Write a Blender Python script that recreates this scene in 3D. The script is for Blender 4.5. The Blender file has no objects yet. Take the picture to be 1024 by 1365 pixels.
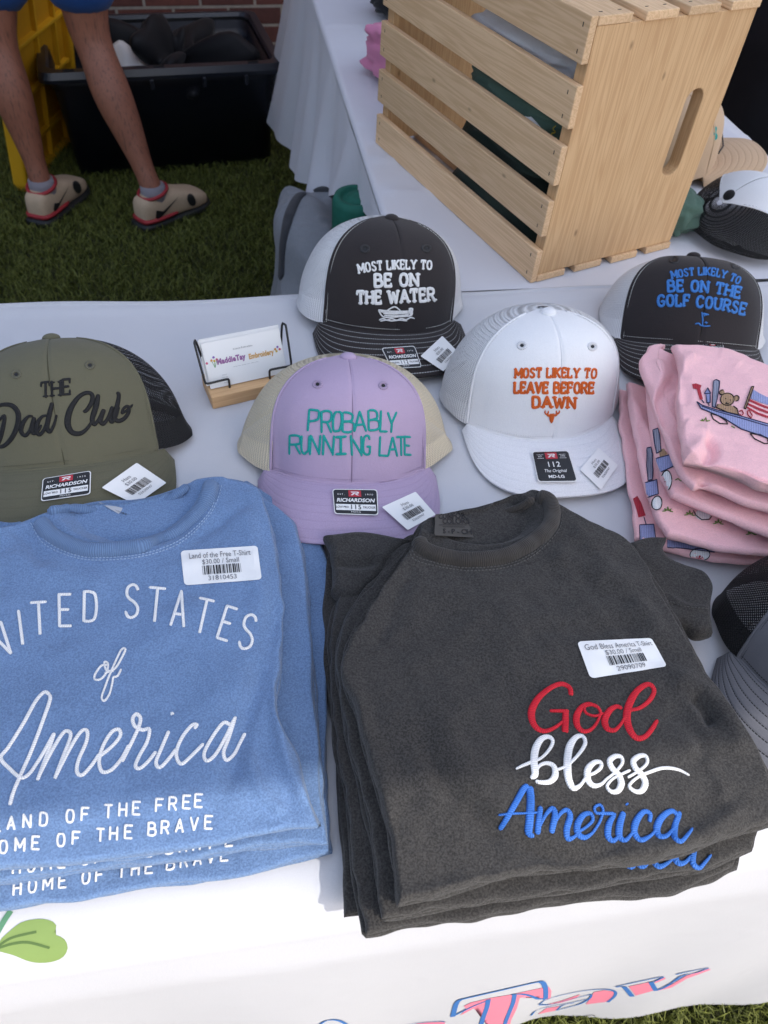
import bpy, bmesh, math, random
import numpy as np
from mathutils import Vector, Matrix
from mathutils.bvhtree import BVHTree

random.seed(4)
RNG = np.random.default_rng(7)
scene = bpy.context.scene
COL = scene.collection
T = 0.74                      # table height (m)
R = math.radians

# ---------------------------------------------------------------- camera
F_PX = 1010.0                 # focal length in photo pixels (photo is 1024 x 1365)
CAM_Z = T + 0.58
RC = np.array([[0.99561765, 0.09351735, 0.0],
               [0.07061779, -0.75182108, 0.65557471],
               [0.06130761, -0.65270175, -0.75513032]])   # camera (right, down, forward) to world
cam_d = bpy.data.cameras.new("camera")
cam = bpy.data.objects.new("camera", cam_d); COL.objects.link(cam)
M = Matrix.Identity(4)
for r in range(3):
    M[r][0] = RC[r, 0]; M[r][1] = -RC[r, 1]; M[r][2] = -RC[r, 2]
M[2][3] = CAM_Z
cam.matrix_world = M
cam_d.sensor_fit = 'VERTICAL'; cam_d.sensor_height = 36.0
cam_d.lens = 36.0 * F_PX / 1365.0
cam_d.clip_start = 0.02; cam_d.clip_end = 400
cam_d.dof.use_dof = True; cam_d.dof.focus_distance = 0.66; cam_d.dof.aperture_fstop = 13.0
scene.camera = cam

# ---------------------------------------------------------------- light
SUN_TO = Vector((0.56, -0.42, 0.67)).normalized()
world = bpy.data.worlds.new("World"); scene.world = world; world.use_nodes = True
wn = world.node_tree; bg = wn.nodes['Background']
sky = wn.nodes.new('ShaderNodeTexSky'); sky.sky_type = 'NISHITA'; sky.sun_disc = False
sky.sun_elevation = math.asin(SUN_TO.z); sky.sun_rotation = math.atan2(SUN_TO.x, SUN_TO.y)
sky.air_density = 1.0; sky.dust_density = 3.4; sky.ozone_density = 1.0
wn.links.new(sky.outputs[0], bg.inputs[0]); bg.inputs[1].default_value = 0.15
sl = bpy.data.lights.new("sun", 'SUN'); sl.energy = 2.0; sl.angle = R(0.55); sl.color = (1.0, 0.95, 0.88)
sun = bpy.data.objects.new("sun", sl); COL.objects.link(sun)
sun.rotation_euler = SUN_TO.to_track_quat('Z', 'Y').to_euler()
sun.location = (2, -1, 5)
scene.view_settings.view_transform = 'Standard'; scene.view_settings.look = 'None'
scene.view_settings.gamma = 1.0; scene.view_settings.exposure = 0.58

# ---------------------------------------------------------------- measuring helpers
def ray(px, py):
    d = RC @ np.array([px - 512.0, py - 682.5, F_PX])
    return d / np.linalg.norm(d)
def Q(px, py, z=T):           # the world point at height z seen at a photo pixel
    d = ray(px, py); t = (z - CAM_Z) / d[2]
    return np.array([0, 0, CAM_Z]) + t * d
def to_px(p):
    q = (np.asarray(p, float) - np.array([0, 0, CAM_Z])) @ RC
    return np.stack([512 + F_PX * q[..., 0] / q[..., 2], 682.5 + F_PX * q[..., 1] / q[..., 2]], -1)

# ---------------------------------------------------------------- object helpers
def link(name, me, parent=None, mats=()):
    o = bpy.data.objects.new(name, me); COL.objects.link(o)
    for m in mats: me.materials.append(m)
    if parent is not None:
        o.parent = parent
        o.matrix_parent_inverse = parent.matrix_basis.inverted()
    return o
def mesh_obj(name, V, Fc, m=None, parent=None, uv=None, smooth=True):
    me = bpy.data.meshes.new(name)
    me.from_pydata([tuple(map(float, v)) for v in V], [], [tuple(int(i) for i in f) for f in Fc])
    if uv is not None:
        l = me.uv_layers.new(name="UVMap")
        idx = np.empty(len(me.loops), int); me.loops.foreach_get('vertex_index', idx)
        l.data.foreach_set('uv', np.asarray(uv, float)[idx].ravel())
    if smooth: me.polygons.foreach_set('use_smooth', [True] * len(me.polygons))
    me.update()
    return link(name, me, parent, [m] if m else [])
def thing(name, label, cat, loc=(0, 0, 0), rz=0.0, group=None):
    o = bpy.data.objects.new(name, None); COL.objects.link(o)
    o.empty_display_size = 0.05
    o.matrix_basis = Matrix.Translation(Vector([float(c) for c in loc])) @ Matrix.Rotation(rz, 4, 'Z')
    return tag(o, label, cat, group)
def tag(o, label, cat, group=None, kind=None):
    if label: o['label'] = label
    if cat: o['category'] = cat
    if group: o['group'] = group
    if kind: o['kind'] = kind
    return o
def grid_faces(nu, nv, close_u=False, flip=False):
    out = []
    for j in range(nv - 1):
        for i in range(nu if close_u else nu - 1):
            a = j * nu + i; b = j * nu + (i + 1) % nu
            f = (a, b, b + nu, a + nu)
            out.append(f[::-1] if flip else f)
    return out
class MB:                     # collects shapes into ONE mesh
    def __init__(s): s.V = []; s.F = []; s.U = []
    def add(s, V, Fc, uv=None):
        n = len(s.V); s.V += [tuple(v) for v in V]; s.F += [tuple(i + n for i in f) for f in Fc]
        s.U += [tuple(u) for u in uv] if uv is not None else [(0, 0)] * len(V)
    def box(s, c, sz, rot=None):
        c = np.array(c, float); h = np.array(sz, float) / 2
        P = np.array([[x, y, z] for z in (-1, 1) for y in (-1, 1) for x in (-1, 1)]) * h
        if rot is not None: P = P @ np.array(rot).T
        s.add(P + c, [(0, 2, 3, 1), (4, 5, 7, 6), (0, 1, 5, 4), (2, 6, 7, 3), (0, 4, 6, 2), (1, 3, 7, 5)])
    def tube(s, pts, rad, n=10, cap=True):
        pts = [np.array(p, float) for p in pts]; k = len(pts)
        rad = [rad] * k if np.isscalar(rad) else rad
        t0 = pts[1] - pts[0]; up = np.array([0, 0, 1.0])
        if abs(t0 @ up) > .9 * np.linalg.norm(t0): up = np.array([0, 1.0, 0])
        x = np.cross(t0, up); x /= np.linalg.norm(x); V = []
        for i in range(k):
            t = pts[min(i + 1, k - 1)] - pts[max(i - 1, 0)]; t /= np.linalg.norm(t)
            x = x - t * (x @ t); x /= np.linalg.norm(x); y = np.cross(t, x)
            for j in range(n):
                a = 2 * math.pi * j / n
                V.append(pts[i] + rad[i] * (math.cos(a) * x + math.sin(a) * y))
        Fc = grid_faces(n, k, True)
        if cap: Fc += [tuple(range(n))[::-1], tuple(range((k - 1) * n, k * n))]
        s.add(V, Fc)
    def build(s, name, m, parent=None, smooth=False, bevel=0, uv=False):
        o = mesh_obj(name, s.V, s.F, m, parent, s.U if uv else None, smooth)
        if bevel:
            b = o.modifiers.new('bevel', 'BEVEL'); b.width = bevel; b.segments = 2; b.limit_method = 'ANGLE'; b.angle_limit = R(40)
        return o
def bvh_of(*objs):
    V = []; Fc = []
    for o in objs:
        n = len(V); V += [o.matrix_basis @ v.co for v in o.data.vertices]
        Fc += [tuple(i + n for i in p.vertices) for p in o.data.polygons]
    return BVHTree.FromPolygons(V, Fc)
CP = Vector((0, 0, CAM_Z))
def hit(bvh, px, py):         # where the line of sight of a photo pixel meets a surface
    d = Vector(ray(px, py)); loc, nor, i, dist = bvh.ray_cast(CP, d)
    if loc is None: return None
    if nor.dot(d) > 0: nor = -nor
    return np.array(loc), np.array(nor), dist

# ---------------------------------------------------------------- materials
def nt(name):
    m = bpy.data.materials.new(name); m.use_nodes = True
    t = m.node_tree; return m, t, t.nodes['Principled BSDF']
def N(t, kind, **kw):
    n = t.nodes.new(kind)
    for k, v in kw.items(): setattr(n, k, v)
    return n
def mixc(t, fac, a, b):   # a, b: colours or sockets
    n = N(t, 'ShaderNodeMix', data_type='RGBA')
    for s, v in ((0, fac), (6, a), (7, b)):
        if hasattr(v, 'is_output'): t.links.new(v, n.inputs[s])
        else: n.inputs[s].default_value = v if s == 0 else (*v, 1)
    return n.outputs[2]
def math_n(t, op, a, b=0.0):
    n = N(t, 'ShaderNodeMath', operation=op)
    for s, v in ((0, a), (1, b)):
        if hasattr(v, 'is_output'): t.links.new(v, n.inputs[s])
        else: n.inputs[s].default_value = v
    return n.outputs[0]
def noise(t, vec, scale, detail=3, rough=.55):
    n = N(t, 'ShaderNodeTexNoise'); n.inputs['Scale'].default_value = scale
    n.inputs['Detail'].default_value = detail; n.inputs['Roughness'].default_value = rough
    t.links.new(vec, n.inputs['Vector']); return n.outputs['Fac']
def ramp(t, fac, lo, hi):
    n = N(t, 'ShaderNodeMapRange'); n.inputs[1].default_value = lo; n.inputs[2].default_value = hi
    t.links.new(fac, n.inputs[0]); return n.outputs[0]
def bump(t, b, h, dist, strength=1.0):
    n = N(t, 'ShaderNodeBump'); n.inputs['Distance'].default_value = dist; n.inputs['Strength'].default_value = strength
    t.links.new(h, n.inputs['Height']); t.links.new(n.outputs[0], b.inputs['Normal']); return n
def sc(c, k): return tuple(min(1, x * k) for x in c)
def plain(name, c, rough=.5, spec=.5, var=.06, vs=60, metal=0):
    m, t, b = nt(name); tc = N(t, 'ShaderNodeTexCoord').outputs['Object']
    f = noise(t, tc, vs, 4)
    t.links.new(mixc(t, f, sc(c, 1 - var), sc(c, 1 + var)), b.inputs['Base Color'])
    b.inputs['Roughness'].default_value = rough; b.inputs['Specular IOR Level'].default_value = spec
    b.inputs['Metallic'].default_value = metal
    return m
def fabric(name, c, heather=.12, big=.12, weave=.00022, sheen=.15, rough=.92, scale=900, crease=0):
    m, t, b = nt(name); tc = N(t, 'ShaderNodeTexCoord').outputs['Object']
    f1 = noise(t, tc, scale, 3, .7); f2 = noise(t, tc, 14, 4, .6); f3 = noise(t, tc, scale * .28, 2, .7)
    a = mixc(t, ramp(t, f1, .40, .60) if crease else ramp(t, f1, .3, .7), sc(c, 1 - heather), sc(c, 1 + heather))
    b2 = mixc(t, ramp(t, f2, .3, .7), sc(c, 1 - big), sc(c, 1 + big))
    t.links.new(mixc(t, .3 if crease else .5, a, b2), b.inputs['Base Color'])
    b.inputs['Roughness'].default_value = rough; b.inputs['Specular IOR Level'].default_value = .2
    b.inputs['Sheen Weight'].default_value = sheen; b.inputs['Sheen Roughness'].default_value = .5
    h = math_n(t, 'ADD', f1, math_n(t, 'MULTIPLY', f3, 1.5))
    bn = bump(t, b, h, weave)
    if crease:
        w1 = N(t, 'ShaderNodeTexNoise'); w1.noise_type = 'RIDGED_MULTIFRACTAL'; w1.inputs['Scale'].default_value = 22; w1.inputs['Detail'].default_value = 3; w1.inputs['Distortion'].default_value = .6
        t.links.new(tc, w1.inputs[0]); b2_ = N(t, 'ShaderNodeBump'); b2_.inputs['Distance'].default_value = crease; t.links.new(w1.outputs[0], b2_.inputs['Height'])
        t.links.new(b2_.outputs[0], bn.inputs['Normal'])
    return m
def thread(name, c, period=.0014, dark=.68):
    m, t, b = nt(name); uv = N(t, 'ShaderNodeUVMap').outputs[0]
    sp = N(t, 'ShaderNodeSeparateXYZ'); t.links.new(uv, sp.inputs[0])
    tc = N(t, 'ShaderNodeTexCoord').outputs['Object']
    w = math_n(t, 'MULTIPLY', math_n(t, 'ADD', sp.outputs[0], math_n(t, 'MULTIPLY', sp.outputs[1], .0006)), 2 * math.pi / period)
    w = math_n(t, 'ADD', w, math_n(t, 'MULTIPLY', noise(t, tc, 900, 2), 4.0))
    s = math_n(t, 'ADD', math_n(t, 'MULTIPLY', math_n(t, 'SINE', w), .5), .5)
    t.links.new(mixc(t, s, sc(c, dark), sc(c, 1.12)), b.inputs['Base Color'])
    b.inputs['Roughness'].default_value = .58; b.inputs['Specular IOR Level'].default_value = .3
    bump(t, b, s, .00022, .9)
    return m
def netting(name, c, period=.0026, solid_below=.028, hole=.16):
    m, t, b = nt(name); uv = N(t, 'ShaderNodeUVMap').outputs[0]
    sp = N(t, 'ShaderNodeSeparateXYZ'); t.links.new(uv, sp.inputs[0])
    u = math_n(t, 'COSINE', math_n(t, 'MULTIPLY', sp.outputs[0], 2 * math.pi / period))
    v = math_n(t, 'COSINE', math_n(t, 'MULTIPLY', sp.outputs[1], 2 * math.pi / (period * 1.05)))
    p = math_n(t, 'MULTIPLY', u, v)
    holes = math_n(t, 'GREATER_THAN', p, hole)
    holes = math_n(t, 'MULTIPLY', holes, math_n(t, 'GREATER_THAN', sp.outputs[1], solid_below))
    t.links.new(mixc(t, ramp(t, math_n(t, 'ADD', u, math_n(t, 'MULTIPLY', p, .6)), -1.2, 1.2), sc(c, 1.08), sc(c, .72)), b.inputs['Base Color'])
    b.inputs['Roughness'].default_value = .6; b.inputs['Specular IOR Level'].default_value = .3
    bump(t, b, math_n(t, 'ADD', math_n(t, 'MULTIPLY', p, -1), math_n(t, 'MULTIPLY', u, -.6)), .0005, .8)
    tr = N(t, 'ShaderNodeBsdfTransparent'); mx = N(t, 'ShaderNodeMixShader')
    t.links.new(holes, mx.inputs[0]); t.links.new(b.outputs[0], mx.inputs[1]); t.links.new(tr.outputs[0], mx.inputs[2])
    t.links.new(mx.outputs[0], t.nodes['Material Output'].inputs[0])
    return m
def brimfab(name, c, st, rows=True, contrast=.8):
    # twill with rows of machine stitching that follow the edge; uv = metres along, 0..1 across
    m, t, b = nt(name); uv = N(t, 'ShaderNodeUVMap').outputs[0]
    sp = N(t, 'ShaderNodeSeparateXYZ'); t.links.new(uv, sp.inputs[0])
    tc = N(t, 'ShaderNodeTexCoord').outputs['Object']
    f1 = noise(t, tc, 1100, 2, .7)
    base = mixc(t, ramp(t, f1, .3, .7), sc(c, .9), sc(c, 1.1))
    k = math_n(t, 'FRACT', math_n(t, 'MULTIPLY', sp.outputs[1], 8.0))
    d = math_n(t, 'ABSOLUTE', math_n(t, 'SUBTRACT', k, .5))
    line = math_n(t, 'LESS_THAN', d, .06)
    dash = math_n(t, 'GREATER_THAN', math_n(t, 'SINE', math_n(t, 'MULTIPLY', sp.outputs[0], 2 * math.pi / .0034)), -.75)
    line2 = math_n(t, 'MULTIPLY', math_n(t, 'MULTIPLY', line, dash), contrast)
    t.links.new(mixc(t, line2, (0, 0, 0), (0, 0, 0)), b.inputs['Base Color'])
    mx = N(t, 'ShaderNodeMix', data_type='RGBA'); t.links.new(line2, mx.inputs[0]); t.links.new(base, mx.inputs[6]); mx.inputs[7].default_value = (*st, 1)
    t.links.new(mx.outputs[2], b.inputs['Base Color'])
    h = math_n(t, 'ADD', math_n(t, 'MULTIPLY', ramp(t, d, 0, .22), 2.2), math_n(t, 'MULTIPLY', f1, .5))
    bump(t, b, h, .00022 if contrast > .75 else .00009)
    b.inputs['Roughness'].default_value = .85; b.inputs['Specular IOR Level'].default_value = .2
    b.inputs['Sheen Weight'].default_value = .1
    return m
def wood(name, c1, c2, axis, ring=42):
    m, t, b = nt(name); tc = N(t, 'ShaderNodeTexCoord').outputs['Object']
    oi = N(t, 'ShaderNodeObjectInfo')
    off = N(t, 'ShaderNodeVectorMath', operation='ADD'); t.links.new(tc, off.inputs[0])
    cx = N(t, 'ShaderNodeCombineXYZ')
    rv = math_n(t, 'MULTIPLY', oi.outputs['Random'], 37.0)
    for i in range(3): t.links.new(rv, cx.inputs[i])
    t.links.new(cx.outputs[0], off.inputs[1])
    mp = N(t, 'ShaderNodeMapping'); s = [1.0, 1.0, 1.0]; s[axis] = .035; mp.inputs['Scale'].default_value = s
    t.links.new(off.outputs[0], mp.inputs[0])
    n1 = noise(t, mp.outputs[0], ring, 3, .5)
    w = math_n(t, 'ADD', math_n(t, 'MULTIPLY', math_n(t, 'SINE', math_n(t, 'MULTIPLY', n1, 95.0)), .5), .5)
    n2 = noise(t, mp.outputs[0], 700, 3, .7); n3 = noise(t, tc, 9, 3)
    f = math_n(t, 'ADD', math_n(t, 'MULTIPLY', w, .42), math_n(t, 'MULTIPLY', n2, .45))
    f = math_n(t, 'ADD', f, math_n(t, 'MULTIPLY', n3, .25))
    col = mixc(t, ramp(t, f, .15, 1.0), c1, c2)
    mk = N(t, 'ShaderNodeMapping'); sk_ = [5.5, 5.5, 5.5]; sk_[axis] = 2.6; mk.inputs['Scale'].default_value = sk_; t.links.new(off.outputs[0], mk.inputs[0])
    vo = N(t, 'ShaderNodeTexVoronoi'); t.links.new(mk.outputs[0], vo.inputs['Vector']); kd = ramp(t, math_n(t, 'ADD', vo.outputs['Distance'], math_n(t, 'MULTIPLY', n2, .03)), .10, .035)
    col = mixc(t, math_n(t, 'MULTIPLY', kd, .75), col, sc(c2, .42))
    hs = N(t, 'ShaderNodeHueSaturation'); t.links.new(col, hs.inputs['Color'])
    t.links.new(math_n(t, 'ADD', math_n(t, 'MULTIPLY', oi.outputs['Random'], .22), .9), hs.inputs['Value'])
    t.links.new(hs.outputs[0], b.inputs['Base Color'])
    b.inputs['Roughness'].default_value = .62; b.inputs['Specular IOR Level'].default_value = .3
    bump(t, b, n2, .0002, .5)
    return m

CLOTH = fabric('tablecloth_fabric', (.53, .535, .565), .03, .02, .00008, .05, .6, 1400, .0006)
CLOTH_SIDE = fabric('side_cloth_fabric', (.64, .64, .68), .03, .03, .00008, .05, .7, 1400, .001)
BLUE = fabric('blue_cotton', (.132, .215, .375), .25, .13, .0005, .2, .92, 720, .0022)
DARK = fabric('pepper_cotton', (.042, .0395, .0375), .55, .17, .0006, .12, .95, 700, .0026)
PINK = fabric('pink_fleece', (.86, .50, .52), .07, .06, .0004, .2, .92, 800, .002)
WOODP = wood('pine_panel', (.68, .455, .245), (.50, .29, .14), 2)
WOODS = wood('pine_slat', (.77, .54, .33), (.57, .36, .19), 1)
BLOCK = wood('beech_block', (.62, .40, .21), (.50, .29, .14), 0)
WHITE_P = plain('white_paper', (.80, .80, .79), .45, .4, .02)
INK = plain('black_ink', (.02, .02, .022), .5, .3, .05)
GREYINK = plain('grey_ink', (.16, .16, .17), .5, .3, .05)
STK_BLK = plain('sticker_black', (.012, .012, .013), .25, .5, .1)
STK_RED = plain('sticker_red', (.42, .02, .035), .3, .5, .05)
STK_WHT = plain('sticker_white', (.75, .75, .74), .3, .5, .02)
WIRE = plain('black_wire', (.012, .012, .013), .35, .5, .1)
T_WHITE = thread('white_thread', (.78, .78, .78), dark=.8)
T_RED = thread('red_thread', (.60, .012, .028))
T_BLUE = thread('blue_thread', (.035, .15, .52))
T_SKY = thread('sky_blue_thread', (.05, .21, .58))
T_ORANGE = thread('orange_thread', (.66, .115, .012))
T_TEAL = thread('teal_thread', (.008, .33, .30))
T_BLACK = thread('black_thread', (.009, .009, .01))
T_TAN = thread('tan_thread', (.42, .26, .15)); T_GREEN = thread('green_thread', (.16, .26, .05))
T_NAVY = thread('navy_thread', (.03, .035, .09)); T_LBLUE = thread('pale_blue_thread', (.30, .33, .56))
T_GREY = thread('grey_thread', (.30, .31, .40)); T_CRIMSON = thread('crimson_thread', (.45, .03, .05))

# ---------------------------------------------------------------- curve helpers
def catmull(pts, step=1.2):
    P = np.array(pts, float)
    if len(P) < 3: 
        n = max(2, int(np.linalg.norm(P[-1, :2] - P[0, :2]) / step)); s = np.linspace(0, 1, n)[:, None]
        return P[0] + (P[-1] - P[0]) * s
    P = np.vstack([2 * P[0] - P[1], P, 2 * P[-1] - P[-2]]); out = []
    for i in range(1, len(P) - 2):
        p0, p1, p2, p3 = P[i - 1:i + 3]
        n = max(2, int(np.linalg.norm(p2[:2] - p1[:2]) / step)); s = np.linspace(0, 1, n, endpoint=False)[:, None]
        out.append(.5 * (2 * p1 + (p2 - p0) * s + (2 * p0 - 5 * p1 + 4 * p2 - p3) * s ** 2 + (-p0 + 3 * p1 - 3 * p2 + p3) * s ** 3))
    out.append(P[-2][None]); return np.vstack(out)
def poly_pts(pts, n):         # n evenly spaced points along a smooth line through pts
    c = catmull(pts, .5 if abs(np.array(pts)).max() > 5 else .01) if len(pts) > 2 else np.array(pts, float)
    d = np.r_[0, np.cumsum(np.linalg.norm(np.diff(c, axis=0), axis=1))]
    s = np.linspace(0, d[-1], n)
    return np.stack([np.interp(s, d, c[:, k]) for k in range(c.shape[1])], 1)
def ribbon(mb, P, Nn, W, hgt, off=.0003, jit=True):
    # raised satin-stitch bar along 3-D points P with surface normals Nn and widths W
    P = np.asarray(P); k = len(P)
    if k < 2: return
    Tn = np.gradient(P, axis=0); Tn /= np.linalg.norm(Tn, axis=1)[:, None] + 1e-12
    B = np.cross(Nn, Tn); B /= np.linalg.norm(B, axis=1)[:, None] + 1e-12
    if jit and hgt >= .0002: off += random.random() * .00025
    sx = np.array([-1, -.8, -.4, 0, .4, .8, 1]) * .5; hz = np.array([0, .8, .95, 1, .95, .8, 0])
    d = np.r_[0, np.cumsum(np.linalg.norm(np.diff(P, axis=0), axis=1))]
    V = []; U = []
    for i in range(k):
        e = min(1, .55 + min(i, k - 1 - i) * .25)
        for a, h in zip(sx, hz):
            V.append(P[i] + B[i] * a * W[i] * (1 if hgt < .0002 else e) + Nn[i] * (off if hgt < .0002 else off - .0004 * (h == 0) + h * hgt * e)); U.append((d[i], a * 2))
    mb.add(V, grid_faces(7, k), U)
def stroke_px(mb, bvh, pts, width=None, hgt=.0009, smooth=True, step=1.2, off=.0003, extend=0):
    pts = [tuple(p) + ((width,) if len(p) == 2 else ()) for p in pts]
    if smooth: c = catmull(pts, step)
    else:
        c = []
        for a, b in zip(pts[:-1], pts[1:]):
            n = max(2, int(math.hypot(b[0] - a[0], b[1] - a[1]) / step)); c += [np.array(a) + (np.array(b) - np.array(a)) * s for s in np.linspace(0, 1, n, endpoint=False)]
        c.append(np.array(pts[-1])); c = np.array(c)
    run = []
    for x, y, w in c:
        h = hit(bvh, x, y)
        if h is None or (run and np.linalg.norm(h[0] - run[-1][0]) > .012):
            if len(run) > 2: _emit(mb, run, hgt, off)
            run = []
        if h is not None: run.append((h[0], h[1], w * h[2] / math.hypot(F_PX, math.hypot(x - 512, y - 682.5))))
    if len(run) > 1: _emit(mb, run, hgt, off)
def _emit(mb, run, hgt, off):
    P = np.array([r[0] for r in run]); Nn = np.array([r[1] for r in run]); W = np.array([r[2] for r in run])
    if len(P) > 6:
        k = np.ones(5) / 5
        for a in range(3):
            Nn[2:-2, a] = np.convolve(Nn[:, a], k, 'valid')
        Nn /= np.linalg.norm(Nn, axis=1)[:, None]
    ribbon(mb, P, Nn, W, hgt, off)

# stroke capitals: unit height, list of strokes ('~' first = smooth)
G = {
 'A': (.8, [[(0, 0), (.4, 1)], [(.4, 1), (.8, 0)], [(.16, .34), (.64, .34)]]),
 'B': (.66, [[(0, 0), (0, 1)], ['~', (0, 1), (.34, 1), (.55, .9), (.56, .66), (.36, .53), (0, .53)], ['~', (0, .53), (.4, .53), (.65, .42), (.65, .12), (.42, 0), (0, 0)]]),
 'C': (.68, [['~', (.66, .8), (.55, .95), (.35, 1), (.1, .88), (0, .5), (.1, .12), (.35, 0), (.55, .05), (.66, .2)]]),
 'D': (.68, [[(0, 0), (0, 1)], ['~', (0, 1), (.32, 1), (.58, .9), (.67, .5), (.58, .1), (.32, 0), (0, 0)]]),
 'E': (.58, [[(0, 0), (0, 1)], [(0, 1), (.58, 1)], [(0, 0), (.58, 0)], [(0, .52), (.46, .52)]]),
 'F': (.56, [[(0, 0), (0, 1)], [(0, 1), (.56, 1)], [(0, .52), (.44, .52)]]),
 'G': (.7, [['~', (.66, .8), (.55, .95), (.35, 1), (.1, .88), (0, .5), (.1, .12), (.35, 0), (.6, .08), (.68, .25), (.68, .44)], [(.4, .44), (.7, .44)]]),
 'H': (.68, [[(0, 0), (0, 1)], [(.68, 0), (.68, 1)], [(0, .52), (.68, .52)]]),
 'I': (.05, [[(.02, 0), (.02, 1)]]),
 'K': (.66, [[(0, 0), (0, 1)], [(.62, 1), (.02, .42)], [(.2, .58), (.66, 0)]]),
 'L': (.56, [[(0, 1), (0, 0)], [(0, 0), (.56, 0)]]),
 'M': (.88, [[(0, 0), (0, 1)], [(0, 1), (.44, .28)], [(.44, .28), (.88, 1)], [(.88, 1), (.88, 0)]]),
 'N': (.7, [[(0, 0), (0, 1)], [(0, 1), (.7, 0)], [(.7, 0), (.7, 1)]]),
 'O': (.7, [['~', (.35, 1), (.1, .9), (0, .5), (.1, .1), (.35, 0), (.6, .1), (.7, .5), (.6, .9), (.35, 1)]]),
 'P': (.62, [[(0, 0), (0, 1)], ['~', (0, 1), (.36, 1), (.6, .9), (.6, .6), (.38, .46), (0, .46)]]),
 'R': (.66, [[(0, 0), (0, 1)], ['~', (0, 1), (.36, 1), (.6, .9), (.6, .62), (.38, .5), (0, .5)], [(.34, .5), (.66, 0)]]),
 'S': (.6, [['~', (.56, .83), (.46, .96), (.28, 1), (.08, .9), (.05, .7), (.18, .57), (.42, .46), (.57, .3), (.53, .1), (.32, 0), (.14, .03), (.02, .18)]]),
 'T': (.66, [[(.33, 0), (.33, 1)], [(0, 1), (.66, 1)]]),
 'U': (.68, [['~', (0, 1), (0, .6), (.02, .22), (.14, .05), (.34, 0), (.54, .05), (.66, .22), (.68, .6), (.68, 1)]]),
 'V': (.72, [[(0, 1), (.36, 0)], [(.36, 0), (.72, 1)]]),
 'W': (1.0, [[(0, 1), (.26, 0)], [(.26, 0), (.5, .85)], [(.5, .85), (.74, 0)], [(.74, 0), (1.0, 1)]]),
 'Y': (.7, [[(0, 1), (.35, .45)], [(.7, 1), (.35, .45)], [(.35, .45), (.35, 0)]]),
}
SERIF = {'A': [(0, 0), (.8, 0)], 'F': [(0, 0)], 'H': [(0, 0), (0, 1), (.68, 0), (.68, 1)], 'I': [(.02, 0), (.02, 1)],
         'K': [(0, 0), (0, 1), (.62, 1), (.66, 0)], 'L': [(0, 1)], 'M': [(0, 0), (0, 1), (.88, 0), (.88, 1)], 'N': [(0, 0), (0, 1), (.7, 1)],
         'P': [(0, 0)], 'R': [(0, 0), (.66, 0)], 'T': [(.33, 0)], 'U': [(0, 1), (.68, 1)], 'V': [(0, 1), (.72, 1)], 'W': [(0, 1), (1, 1)],
         'Y': [(0, 1), (.7, 1), (.35, 0)], 'B': [], 'D': []}
VTAB = {'E': [(.58, 1, -1), (.58, 0, 1)], 'F': [(.56, 1, -1)], 'T': [(0, 1, -1), (.66, 1, -1)], 'L': [(.56, 0, 1)]}
def glyph(mb, bvh, ch, org, ex, ey, wpx, slab=False, jitter=0, hgt=.0006):
    org = np.array(org, float); ex = np.array(ex, float); ey = np.array(ey, float)
    tr = lambda p: tuple(org + ex * p[0] + ey * p[1])
    for st in G[ch][1]:
        sm = st[0] == '~'; pts = st[1:] if sm else st
        if slab: sm = False
        pts = [tr((p[0] + random.uniform(-1, 1) * jitter, p[1] + random.uniform(-1, 1) * jitter)) for p in pts]
        if slab or not sm:
            for a, b in zip(pts[:-1], pts[1:]):
                v = np.array(b) - np.array(a); l = np.linalg.norm(v)
                if l < .3: continue
                e = v / l * wpx * .32
                stroke_px(mb, bvh, [tuple(np.array(a) - e), tuple(np.array(b) + e)], wpx, hgt, False, .9)
        else: stroke_px(mb, bvh, pts, wpx, hgt, True, .9)
    if slab:
        sx = .235 * ex; h = wpx * .78
        for p in SERIF.get(ch, []):
            y = p[1] + (.06 if p[1] == 0 else -.06)
            c = np.array(tr((p[0], y)))
            stroke_px(mb, bvh, [tuple(c - sx), tuple(c + sx)], h, hgt, False, .9)
        for (x, y, s) in VTAB.get(ch, []):
            a = np.array(tr((x - .03, y))); b = np.array(tr((x - .03, y + .3 * s)))
            stroke_px(mb, bvh, [tuple(a), tuple(b)], h, hgt, False, .9)
def textline(mb, bvh, s, base, h, wpx, slab=False, gap=.28, space=.55, jitter=0, hl=None, lean=0.0, hgt=.0006):
    # letters set on a curved baseline given as photo points (left, [middle,] right); h px tall
    B = poly_pts(base, 60) if len(base) > 2 else np.array(base, float)
    d = np.r_[0, np.cumsum(np.linalg.norm(np.diff(B, axis=0), axis=1))]
    tot = sum((space if c == ' ' else G[c][0] + gap) for c in s) - gap
    k = d[-1] / tot; x = 0.0
    for c in s:
        if c == ' ': x += space; continue
        w = G[c][0]; q = (x + w / 2) * k
        p = np.array([np.interp(q, d, B[:, 0]), np.interp(q, d, B[:, 1])])
        q2 = np.array([np.interp(q + 1, d, B[:, 0]), np.interp(q + 1, d, B[:, 1])]) if q + 1 < d[-1] else p
        q1 = np.array([np.interp(q - 1, d, B[:, 0]), np.interp(q - 1, d, B[:, 1])])
        t = q2 - q1; t /= np.linalg.norm(t)
        hh = h if hl is None else h + (hl - h) * (1 - q / d[-1])
        up = np.array([t[1], -t[0]]) * hh + t * lean * hh
        glyph(mb, bvh, c, p - t * w * k / 2, t * k, up, wpx, slab, jitter, hgt)
        x += w + gap
def script_word(mb, bvh, strokes, ox, oy, s, ws=1.0, hgt=.0011, width=None, dx=0, dy=0, step=1.0):
    for st in strokes:
        stroke_px(mb, bvh, [(ox + (p[0] + dx) / s, oy + (p[1] + dy) / s, (p[2] if len(p) > 2 else width) * ws / s) for p in st], None, hgt, True, step)

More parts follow.
